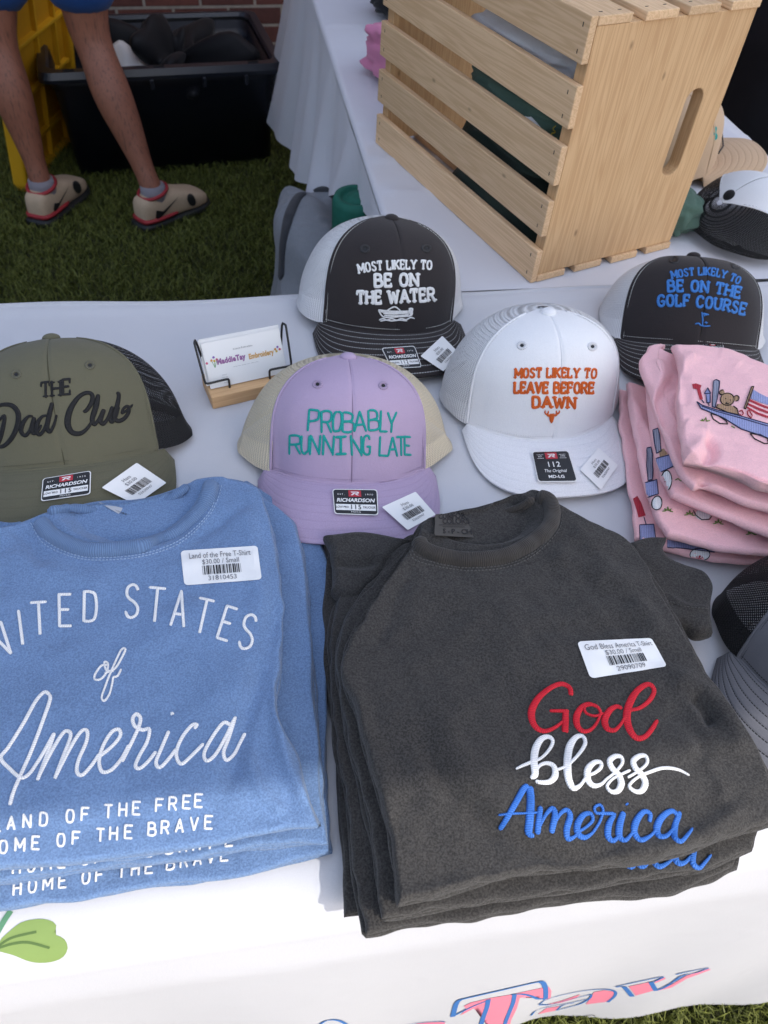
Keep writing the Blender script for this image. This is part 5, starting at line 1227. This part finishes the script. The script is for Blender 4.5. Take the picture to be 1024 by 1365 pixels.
for z, (dx, dy), sz, mt_, lb, sd_ in ((.045, (0, 0), (.20, .25, .07), GRN_D, 'dark forest green folded shirt at the bottom of the crate', 41), (.105, (.002, .006), (.196, .235, .06), GRN_D, 'dark green folded shirt second from the bottom in the crate', 42),
                              (.168, (-.004, .0), (.19, .23, .066), GRN_M, 'sage green folded shirt with a yellow motif inside the crate', 43), (.236, (.004, .006), (.20, .25, .07), GRY_L, 'pale grey folded shirt on top of the pile in the crate', 44)):
    c = crate_pt(.108 + dx, .155 + dy, z); o = soft('folded_shirt', c, sz, CRZ, mt_, sd_, .42, .05, n=72)
    tag(o, lb, 'shirt', 'shirts folded inside the crate')
    if sd_ == 43:
        bvs = bvh_of(o); k = MB(); zc8 = lambda *p: [(550 + a / 4.265, 60 + b / 4.265) for a, b in p]
        stroke_px(k, bvs, [(x, y, 1.6) for x, y in zc8((815, 460), (800, 475), (812, 495), (790, 505), (800, 530), (820, 530), (815, 552), (835, 560))], None, .0008, True); k.build('embroidery', plain('yellow_thread', (.6, .48, .05), .6), o, True)
        k = MB(); V, Fc = fill2d(zc8((615, 415), (680, 408), (790, 540), (770, 530)), 2); lay(k, bvs, V, Fc, .002); k.build('paper_label', WHITE_P, o, True)
# things round the crate
o = soft('folded_shirt', Q(880, 266, T + .02), (.075, .15, .06), CRZ, GRN_M, 45, .6, .06, n=72); tag(o, 'sage green folded shirt poking out beside the handle end of the crate', 'shirt')
o = soft('folded_shirt', Q(500, 100, T + .02) + np.array([.105, .05, .02]), (.20, .26, .09), CRZ, fabric('rose_cotton', (.62, .22, .36), .1, .08, .0003), 46, .45, .06, n=72); tag(o, 'bright pink folded shirt just left of the wooden crate', 'shirt')
o = soft('folded_shirt', Q(497, 10, T + .03) + np.array([.125, .08, .02]), (.22, .24, .12), CRZ, fabric('black_cotton', (.012, .012, .013), .2, .1), 47, .45, .08, n=72); tag(o, 'black folded shirt behind the pink one left of the crate', 'shirt')

# ================================================================ CARD HOLDERS
def card_holder(origin, xdir, label, cards):
    rz = math.atan2(xdir[1], xdir[0]); h = thing('card_holder', label, 'card holder', origin, rz, 'wooden card holders with wire frames')
    k = MB(); k.box((.0475, .022, .0085), (.095, .044, .017)); loc_obj(k, 'base_block', BLOCK, h, .0015)
    for sx in (0, 1):
        f = (lambda p: (p[0], p[1], p[2])) if sx == 0 else (lambda p: (.095 - p[0], p[1], p[2]))
        pts = [f(p) for p in ((.024, .011, .012), (.024, .0105, .026), (.0235, .0103, .0285), (.021, .010, .030), (.002, .010, .0295), (-.001, .0105, .030), (-.0025, .0125, .033), (-.004, .030, .066), (-.0038, .0325, .069), (-.003, .035, .069), (-.001, .0365, .066), (.004, .030, .030), (.008, .028, .014))]
        k = MB(); k.tube([tuple(p) for p in catmull(pts, .002)], .0013, 8); loc_obj(k, 'wire_frame', WIRE, h, 0, True)
    for i, (dx, dy, sk, lb) in enumerate(cards):
        c = thing('business_card', lb, 'card', (0, 0, 0), 0, 'business cards in the wooden holders')
        L = Matrix.Translation(Vector([float(a) for a in origin])) @ Matrix.Rotation(rz, 4, 'Z') @ Matrix.Translation((.0475 + dx, .014 + dy, .0185)) @ Matrix.Rotation(R(-26), 4, 'X') @ Matrix.Rotation(sk, 4, 'Y')
        c.matrix_basis = L
        k = MB(); k.box((0, 0, .0255), (.089, .00045, .051)); loc_obj(k, 'card_paper', WHITE_P, c, 0)
        if i == 0:
            def put(txt, x, z, hh, m, wx=1, bold=0, sp=1.0):
                V, Fc = text2d(txt, 1, bold, 0, sp); kk = MB(); kk.add([(a * hh * wx * 1.35 + x, -.0005, b * hh * 1.35 + z) for a, b in V], Fc); loc_obj(kk, 'print', m, c, 0)
            PUR = plain('card_purple', (.30, .12, .30), .5); ORG = plain('card_orange', (.62, .36, .12), .5)
            put('MaddieTay', -.0155, .0280, .0062, PUR, .84, .05, 1.05); put('Embroidery', .0190, .0265, .0058, ORG, .74, .05, 1.05)
            put('Custom Embroidery', 0, .0385, .0020, GREYINK); put('---------- ------- ---- ----- -----', 0, .0195, .0022, GREYINK, .9)
            for q in range(4): put(('mmmmmm', 'mmmm mm', 'mmm mmm', 'mmmmm')[q].replace('m', '-'), -.026, .013 - q * .003, .0022, GREYINK)
            for qx, qz, mm in ((-.037, .031, (.6, .25, .05)), (-.034, .034, (.2, .1, .4)), (-.031, .031, (.6, .1, .12)), (-.034, .030, (.55, .4, .05)), (.036, .029, (.6, .25, .05)), (.039, .031, (.2, .1, .4)), (.041, .028, (.6, .1, .12)), (.037, .0265, (.55, .4, .05)), (-.0425, .029, (.6, .1, .2))):
                kk = MB(); V = [(qx + .0014 * math.cos(a), -.0005, qz + .0014 * math.sin(a)) for a in np.linspace(0, 6.283, 9)[:-1]]; kk.add(V, [tuple(range(8))]); loc_obj(kk, 'printed_flower', plain('card_flower', mm, .5), c, 0)
            kk = MB()
            for (xa, za) in ((-.037, .031), (-.034, .030), (-.031, .031)): kk.add([(xa - .0003, -.00048, za), (xa + .0003, -.00048, za), (-.0343, -.00048, .0225), (-.0349, -.00048, .0225)], [(0, 1, 2, 3)])
            loc_obj(kk, 'printed_stem', plain('card_green', (.1, .3, .08), .5), c, 0)
H0 = Q(284, 546, T); H1 = Q(350, 531, T); hd = (H1 - H0) / np.linalg.norm(H1 - H0)
card_holder(H0, hd, 'pale wooden card holder with black wire frame beside the lavender cap', [(.0, -.001, 0, 'front white business card with purple and orange lettering by the lavender cap'), (-.003, .0035, R(1.5), 'white business card just behind the front one by the lavender cap'), (.002, .0050, R(-.8), 'white business card third from the front, mostly covered, by the lavender cap'), (-.001, .0064, R(.6), 'rearmost white business card of the stack by the lavender cap')])
H2 = Q(945, 245, T - .01); card_holder(H2, np.array([.45, .9, 0]) / 1.006, 'second wooden card holder between the crate and the tan cap', [(0, -.001, 0, 'white business card seen nearly edge on beside the tan cap')])

# ================================================================ BACKGROUND THINGS
# storage tote
NAVY = plain('tote_plastic', (.0045, .006, .011), .38, .5, .2, 30); YEL = plain('yellow_plastic', (.62, .33, .012), .45, .4, .06, 30)
tf = np.array([Q(100, 238, .0), Q(370, 217, .0)]); tdir = (tf[1] - tf[0]); tw = np.linalg.norm(tdir); tdir /= tw; tper = np.array([-tdir[1], tdir[0], 0]); TRZ = math.atan2(tdir[1], tdir[0])
TH = .355; tc0 = (tf[0] + tf[1]) / 2
tote = thing('storage_tote', 'open black plastic storage tote holding a black bag, by the brick wall', 'tote', tc0, TRZ)
def rr_ring(hw, y0, y1, z, r_=.04, n=6):
    out = []
    for cx, cy, a in ((hw - r_, y1 - r_, 0), (-hw + r_, y1 - r_, 90), (-hw + r_, y0 + r_, 180), (hw - r_, y0 + r_, 270)):
        out += [(cx + r_ * math.cos(R(a + 90 * i / n)), cy + r_ * math.sin(R(a + 90 * i / n)), z) for i in range(n + 1)]
    return out
def loft(rings, closed_bottom=True):
    k = MB(); n = len(rings[0]); V = [p for r_ in rings for p in r_]; Fc = grid_faces(n, len(rings), True)
    if closed_bottom: Fc.append(tuple(range(n))[::-1])
    k.add(V, Fc); return k
hw = tw / 2
rings = [rr_ring(hw - .02, .0, .45, 0), rr_ring(hw - .004, -.012, .47, TH * .8), rr_ring(hw + .002, -.016, .474, TH * .82), rr_ring(hw + .004, -.018, .476, TH - .03)]
rings += [rr_ring(hw + .001, -.015, .473, TH - .028), rr_ring(hw - .006, -.006, .466, TH - .02), rr_ring(hw - .012, 0, .46, TH * .7), rr_ring(hw - .03, .012, .44, .02)]
k = loft(rings); k.F.append(tuple(range(len(k.V) - 28, len(k.V)))); loc_obj(k, 'body', NAVY, tote, 0, True)
RIM_LIT = plain('tote_plastic_lit', (.012, .014, .021), .32, .6, .15)  # same tote plastic, paler: light falling on the rim is put into its colour
k = loft([rr_ring(hw - .008, -.008, .468, TH - .03), rr_ring(hw + .035, -.045, .505, TH - .032), rr_ring(hw + .037, -.047, .507, TH - .02), rr_ring(hw + .030, -.040, .50, TH), rr_ring(hw + .004, -.016, .476, TH + .002), rr_ring(hw - .004, -.010, .470, TH - .01)], False)
loc_obj(k, 'rim', RIM_LIT, tote, 0, False)
for x in (-.22, -.05, .12, .26):
    k = MB(); k.box((x, -.047, TH - .045), (.012, .012, .03)); loc_obj(k, 'rim_rib', RIM_LIT, tote, .002)
for x in (-.30, -.02, .29):
    k = MB(); k.box((x, -.026, TH + .002), (.035, .010, .004)); loc_obj(k, 'rim_slot', plain('slot_dark', (.002, .002, .003), .6), tote, .001)
def tote_pt(x, y, z): return tc0 + tdir * x + tper * y + np.array([0, 0, z])
BLK = fabric('black_nylon', (.007, .007, .009), .2, .1, .0002, .05, .55)
bb = soft('black_bag', tote_pt(.05, .22, .27), (.36, .30, .26), TRZ + .3, BLK, 51, 1.1, .55, n=90, wl=(.45, 1.2)); tag(bb, 'crumpled black fabric bag lying inside the open storage tote', 'bag')
k = MB(); P0 = tote_pt(-.12, .11, .335); gx = np.linspace(-1, 1, 14)
V = [P0 + tdir * (a * .075) + tper * (b * .06) + np.array([0, 0, .012 * math.sin(3 * a + 2 * b) - .03 * abs(a) + .03 * b]) for b in gx for a in gx]
k.add(V, grid_faces(14, 14)); o = k.build('paper_sheet', WHITE_P, None, True); so = o.modifiers.new('t', 'SOLIDIFY'); so.thickness = .001; tag(o, 'crumpled white paper sheet at the front of the storage tote', 'paper')
k = MB(); k.box((0, 0, 0), (.5, .3, .12)); k.box((0, 0, 0.02), (.3, .2, .2)); o = soft('black_bag', tote_pt(0, .23, .12), (.58, .36, .22), TRZ, BLK, 52, .4, .05, n=60); tag(o, 'flat black bag filling the bottom of the storage tote', 'bag')
# yellow lid leaning at its left end
lidr = thing('tote_lid', 'yellow ribbed plastic tote lid leaning on edge beside the storage tote', 'lid', tote_pt(-hw - .085, .17, 0), TRZ - R(24))
def lidp(k, c, sz): k.box(c, sz)
tl = R(8); rot = [[math.cos(tl), 0, math.sin(tl)], [0, 1, 0], [-math.sin(tl), 0, math.cos(tl)]]
rt = np.array(rot)
k = MB(); k.box(rt @ [0, 0, .37], (.014, .46, .74), rot); loc_obj(k, 'lid_panel', plain('yellow_shaded', (.52, .25, .008), .5, .4, .06), lidr, .004)  # darker copy of the lid yellow, shadow on the inner face painted in
for nm, c, sz in (('lid_edge', (.008, -.235, .37), (.05, .03, .76)), ('lid_edge', (.008, .235, .37), (.05, .03, .76)), ('lid_edge', (.008, 0, .755), (.05, .44, .03)), ('lid_edge', (.008, 0, .012), (.05, .44, .025))):
    k = MB(); k.box(rt @ c, sz, rot); loc_obj(k, nm, YEL, lidr, .008)
for z in (.12, .27, .42, .57, .68):
    k = MB(); k.box(rt @ [.014, 0, z], (.022, .43, .012), rot); loc_obj(k, 'lid_rib', YEL, lidr, .002)
for y in (-.14, 0, .14):
    k = MB(); k.box(rt @ [.013, y, .37], (.020, .010, .70), rot); loc_obj(k, 'lid_rib', YEL, lidr, .002)
# grey bag and green roll between the tables
GBAG = fabric('grey_canvas', (.21, .225, .245), .12, .16, .0003, .1, .92, 500, .006)
bgc = side(-.01, .43, .25); gb = soft('grey_bag', bgc, (.62, .30, .50), math.atan2(sd[1], sd[0]), GBAG, 61, .66, .075, n=96, wl=(.5, 1.4)); tag(gb, 'soft grey bag with dark strap on the turf between the two tables', 'bag')
bg_b = bvh_of(gb); k = MB(); STRAP = fabric('dark_webbing', (.040, .042, .047), .15, .1)
stroke_px(k, bg_b, [(x, y, 15) for x, y in ((478, 258), (450, 252), (420, 252), (400, 262), (388, 282), (383, 300), (378, 330), (376, 372))], None, .006, True, 2.0, .001); k.build('strap', STRAP, gb, True)
gp = side(-.014, .19, 0)
def roll_rings(k, prof, n=36):
    V = [(gp[0] + r_ * math.cos(6.2832 * j / n), gp[1] + r_ * math.sin(6.2832 * j / n), z) for z, r_ in prof for j in range(n)]; k.add(V, grid_faces(n, len(prof), True) + [tuple(range((len(prof) - 1) * n, len(prof) * n))])
k = MB(); roll_rings(k, [(.004, .046), (.02, .05), (.50, .049), (.530, .046), (.60, .048), (.648, .048), (.660, .044), (.661, .034), (.654, .033), (.655, .022), (.661, .021), (.660, .006)]); gr = k.build('rolled_mat', plain('green_mat', (.012, .115, .080), .7, .3, .25), None, True)
tag(gr, 'green rolled mat with a black band standing beside the grey bag', 'rolled mat')
k = MB(); roll_rings(k, [(.535, .0485), (.537, .0525), (.588, .0528), (.590, .049)]); k.F.pop(); k.build('band', STRAP, gr, True)
# black bag beyond the right edge of the back table
bp = Q(1010, 95, .45); o = soft('black_bag', (bp[0] + .22, bp[1] + .12, .36), (.55, .9, .74), math.atan2(sd[1], sd[0]) + 1.57, plain('black_canvas', (.006, .007, .011), .7, .3, .3), 63, .5, .06, n=80, wl=(.5, 1.3)); tag(o, 'large black bag on the ground past the right edge of the back table', 'bag')

# ================================================================ PERSON
def skin_mesh(name, nodes, edges, m, parent, root=0, sub=2):
    me = bpy.data.meshes.new(name); me.from_pydata([tuple(map(float, n[0])) for n in nodes], edges, [])
    o = link(name, me, None, [m]); sk = o.modifiers.new('skin', 'SKIN'); sk.use_smooth_shade = True
    for i, n in enumerate(nodes):
        r_ = n[1] if isinstance(n[1], tuple) else (n[1], n[1]); me.skin_vertices[0].data[i].radius = r_
        me.skin_vertices[0].data[i].use_root = (i == root)
    s_ = o.modifiers.new('sub', 'SUBSURF'); s_.levels = sub; s_.render_levels = sub
    if parent is not None: o.parent = parent; o.matrix_parent_inverse = parent.matrix_basis.inverted()
    return o
m, t, b = nt('leg_skin'); tc = N(t, 'ShaderNodeTexCoord').outputs['Object']
mh = N(t, 'ShaderNodeMapping'); mh.inputs['Scale'].default_value = (190, 190, 30); mh.inputs['Rotation'].default_value = (.25, .15, 0); t.links.new(tc, mh.inputs[0])
hair_ = math_n(t, 'MULTIPLY', ramp(t, noise(t, mh.outputs[0], 1, 2), .52, .70), .55)
t.links.new(mixc(t, hair_, mixc(t, noise(t, tc, 30, 4), (.22, .078, .045), (.33, .130, .075)), (.06, .03, .02)), b.inputs['Base Color']); b.inputs['Roughness'].default_value = .55
b.inputs['Subsurface Weight'].default_value = .08; b.inputs['Subsurface Radius'].default_value = (.01, .004, .002); SKIN = m
J = lambda x, y, z: Q(x, y, z)
aR, kR = J(205, 258, .10), J(120, 48, .50); aL, kL = J(57, 250, .10), J(-6, 48, .50)
shift = lambda p, dx, dy, dz: np.array(p) + np.array([dx, dy, dz])
lerp = lambda a, b_, s: np.array(a) * (1 - s) + np.array(b_) * s
toeR = np.array([.60, .80, 0]); toeL = np.array([.18, .98, 0])
hip = (kR + kL) / 2; hip = np.array([hip[0] + .02, hip[1] + .06, .93])
hR = hip + np.array([.10, .0, -.04]); hL = hip + np.array([-.10, 0, -.04])
nodes = [(hip, (.15, .11)), (hR, .10), (lerp(hR, kR, .45), .088), (lerp(hR, kR, .82), .070), (kR, .060), (lerp(kR, aR, .12), .054), (lerp(kR, aR, .32) - np.array([0, .012, 0]), .066), (lerp(kR, aR, .58), .050), (lerp(kR, aR, .82), .034), (aR, .036), (shift(aR, toeR[0] * .03, toeR[1] * .03, -.05), .036), (shift(aR, *(toeR * .13)[:2], -.07), .03)]
nodes += [(hL, .10), (lerp(hL, kL, .45), .088), (lerp(hL, kL, .82), .070), (kL, .060), (lerp(kL, aL, .12), .054), (lerp(kL, aL, .32) - np.array([0, .012, 0]), .066), (lerp(kL, aL, .58), .050), (lerp(kL, aL, .82), .034), (aL, .036), (shift(aL, toeL[0] * .03, toeL[1] * .03, -.05), .036), (shift(aL, *(toeL * .13)[:2], -.07), .03)]
edges = [(0, 1)] + [(i, i + 1) for i in range(1, 11)] + [(0, 12)] + [(i, i + 1) for i in range(12, 22)]
fw = np.array([.3, .95, 0]); rt_ = np.array([.95, -.3, 0]); n0 = len(nodes)
nodes += [(hip + [0, 0, .18], (.145, .10)), (hip + [0, 0, .34], (.165, .11)), (hip + [0, 0, .50], (.15, .09)), (hip + [0, 0, .585], .058), (hip + fw * .015 + [0, 0, .66], .066), (hip + fw * .03 + [0, 0, .73], .088), (hip + fw * .03 + [0, 0, .80], .085), (hip + fw * .02 + [0, 0, .85], .05)]
edges += [(0, n0)] + [(n0 + i, n0 + i + 1) for i in range(7)]
for sg in (1, -1):
    a = len(nodes); sh = hip + rt_ * .185 * sg + np.array([0, 0, .49]); el = sh + rt_ * .05 * sg + fw * .05 + np.array([0, 0, -.29]); wr_ = el + fw * .15 - rt_ * .02 * sg + np.array([0, 0, -.21]); hd_ = wr_ + fw * .04 + np.array([0, 0, -.06])
    nodes += [(sh, .058), (lerp(sh, el, .5), .048), (el, .040), (lerp(el, wr_, .3), .040), (wr_, .027), (hd_, (.036, .018))]; edges += [(n0 + 2, a)] + [(a + i, a + i + 1) for i in range(5)]
    for f in range(4):
        b0 = len(nodes); q = hd_ + rt_ * (f - 1.5) * .017; ln = (.065, .075, .07, .055)[f]
        nodes += [(q + fw * .01 + [0, 0, -.03], .0095), (q + fw * .02 + [0, 0, -.03 - ln * .5], .0085), (q + fw * .012 + [0, 0, -.03 - ln], .0075)]; edges += [(a + 5, b0), (b0, b0 + 1), (b0 + 1, b0 + 2)]
    b0 = len(nodes); q = lerp(wr_, hd_, .6) - rt_ * .03 * sg; nodes += [(q, .011), (q - rt_ * .015 * sg + fw * .015 + [0, 0, -.035], .009), (q - rt_ * .01 * sg + fw * .02 + [0, 0, -.06], .008)]; edges += [(a + 4, b0), (b0, b0 + 1), (b0 + 1, b0 + 2)]
body = skin_mesh('person', nodes, edges, SKIN, None)
tag(body, 'person in blue shorts and tan trainers standing by the storage tote', 'person')
SHORT = fabric('blue_shorts', (.012, .055, .20), .12, .1, .0003, .1)
hemR, hemL = lerp(hR, kR, .90), lerp(hL, kL, .90)
sn = [(hip + [0, 0, .05], (.165, .125)), (hip, (.17, .13)), (hR + [.0, 0, -.02], .125), (lerp(hR, kR, .45), .120), (hemR, .118), (hL + [0, 0, -.02], .125), (lerp(hL, kL, .45), .120), (hemL, .118)]
skin_mesh('shorts', sn, [(0, 1), (1, 2), (2, 3), (3, 4), (1, 5), (5, 6), (6, 7)], SHORT, body, 1)
TEE = fabric('grey_tee', (.22, .22, .24), .1, .1)
tn = [(hip + [0, 0, -.03], (.182, .140)), (hip + [0, 0, .18], (.165, .12)), (hip + [0, 0, .34], (.185, .128)), (hip + [0, 0, .50], (.165, .105)), (hip + [0, 0, .555], .07)]
te = [(i, i + 1) for i in range(4)]
for sg in (1, -1):
    a = len(tn); sh = hip + rt_ * .185 * sg + np.array([0, 0, .49]); tn += [(sh, .078), (sh + rt_ * .03 * sg + fw * .02 + [0, 0, -.15], .075)]; te += [(3, a), (a, a + 1)]
skin_mesh('shirt', tn, te, TEE, body, 1)
hc = hip + fw * .025 + np.array([0, 0, .79]); ho = soft('hair', hc - fw * .012 + np.array([0, 0, .015]), (.185, .20, .17), math.atan2(rt_[1], rt_[0]), plain('dark_hair', (.02, .013, .009), .6), 71, .9, .04, None, 48); ho.parent = body
for sg in (1, -1):
    c = hc + fw * .082 + rt_ * .032 * sg + np.array([0, 0, -.045]); o = soft('eye', c, (.02, .014, .012), 0, plain('eye_dark', (.02, .015, .012), .2), 72, 1, 0, None, 16); o.parent = body
    o = soft('ear', hc + rt_ * .088 * sg + np.array([0, 0, -.055]), (.02, .035, .06), math.atan2(rt_[1], rt_[0]), SKIN, 73, 1, 0, None, 16); o.parent = body
o = soft('nose', hc + fw * .095 + np.array([0, 0, -.07]), (.03, .035, .045), math.atan2(rt_[1], rt_[0]), SKIN, 74, 1, 0, None, 16); o.parent = body
o = soft('mouth', hc + fw * .085 + np.array([0, 0, -.108]), (.045, .014, .012), math.atan2(rt_[1], rt_[0]), plain('lips', (.35, .13, .11), .5), 75, 1, 0, None, 16); o.parent = body
# trainers
SH_T = plain('trainer_suede', (.50, .37, .25), .8, .3, .10, 120); SH_R = plain('trainer_red', (.34, .022, .028), .6); SH_K = plain('trainer_black', (.012, .012, .013), .5); SOCK = fabric('sock_grey', (.24, .22, .24), .08, .05)
def trainer(ank, toe):
    sx = np.array([toe[1], -toe[0], 0]); heel = np.array([ank[0], ank[1], 0]) - toe * .055
    def ring(t_, hwid, z0, z1, nn=16, p=.6):
        out = []
        for j in range(nn):
            a = 2 * math.pi * j / nn; cx = math.copysign(abs(math.cos(a)) ** p, math.cos(a)) * hwid; cz = math.copysign(abs(math.sin(a)) ** p, math.sin(a))
            out.append(heel + toe * t_ + sx * cx + np.array([0, 0, (z0 + z1) / 2 + cz * (z1 - z0) / 2]))
        return out
    def loftw(name, rr, m_, parent=None):
        k = MB(); n_ = len(rr[0]); V = [p for r_ in rr for p in r_]; Fc = grid_faces(n_, len(rr), True) + [tuple(range(n_))[::-1], tuple(range((len(rr) - 1) * n_, len(rr) * n_))]
        k.add(V, Fc); o = k.build(name, m_, parent, True); s_ = o.modifiers.new('s', 'SUBSURF'); s_.levels = 1; s_.render_levels = 1; return o
    st_ = [(-.016, .026, .085), (-.004, .038, .108), (.03, .044, .108), (.07, .045, .100), (.10, .047, .112), (.135, .051, .098), (.175, .055, .082), (.21, .053, .072), (.235, .043, .060), (.248, .022, .042)]
    up = loftw('trainer', [ring(a, w_, .018, h_) for a, w_, h_ in st_], SH_T, body)
    loftw('sole', [ring(a - .004, w_ + .006, .0, .030) for a, w_, h_ in [(-.026, .026, 0), (-.014, .041, 0), (.05, .047, 0), (.11, .049, 0), (.16, .056, 0), (.21, .056, 0), (.245, .041, 0), (.264, .016, 0)]], SH_K, up)
    loftw('heel_stripe', [ring(a, w_ + .004, .028, .044) for a, w_, h_ in [(-.022, .028, 0), (-.006, .042, 0), (.04, .0475, 0), (.09, .048, 0), (.12, .046, 0)]], SH_R, up)
    c = np.array([ank[0], ank[1], 0]); k = MB()
    k.tube([c + toe * (.047 * math.cos(a) - .002) + sx * .043 * math.sin(a) + np.array([0, 0, .110 + .010 * math.cos(a)]) for a in np.linspace(0, 6.283, 26)], .0055, 8); k.build('collar_trim', SH_R, up, True)
    k = MB(); k.tube([c + np.array([0, 0, .06]), c + np.array([0, 0, .11]), c + np.array([0, 0, .128])], [.042, .040, .0385], 18); k.build('sock', SOCK, body, True)
    bvq = bvh_of(up); k = MB()
    px = to_px(np.array([heel + toe * .02 + sx * .05 + np.array([0, 0, .066]), heel + toe * .10 + sx * .06 + np.array([0, 0, .088])]))
    f = lambda u, v: (px[0, 0] + (px[1, 0] - px[0, 0]) * u, px[0, 1] + (px[1, 1] - px[0, 1]) * u + v)
    V, Fc = fill2d([f(-.02, -4), f(.06, 3), f(.3, 3), f(1.05, -3), f(.3, 8), f(.08, 9), f(-.06, 5)], 2); lay(k, bvq, V, Fc, .003); k.build('side_mark', SH_K, up, True)
    px = to_px(np.array([heel + toe * .165 + sx * .05 + np.array([0, 0, .055])])); V, Fc = fill2d([(px[0, 0] - 2 + 5.5 * math.cos(a) + 2 * math.sin(a), px[0, 1] - 2 + 8 * math.sin(a)) for a in np.linspace(0, 6.28, 14)[:-1]], 2)
    k = MB(); lay(k, bvq, V, Fc, .003); k.build('mesh_patch', SH_K, up, True)
trainer(aR, toeR / np.linalg.norm(toeR)); trainer(aL, toeL / np.linalg.norm(toeL))
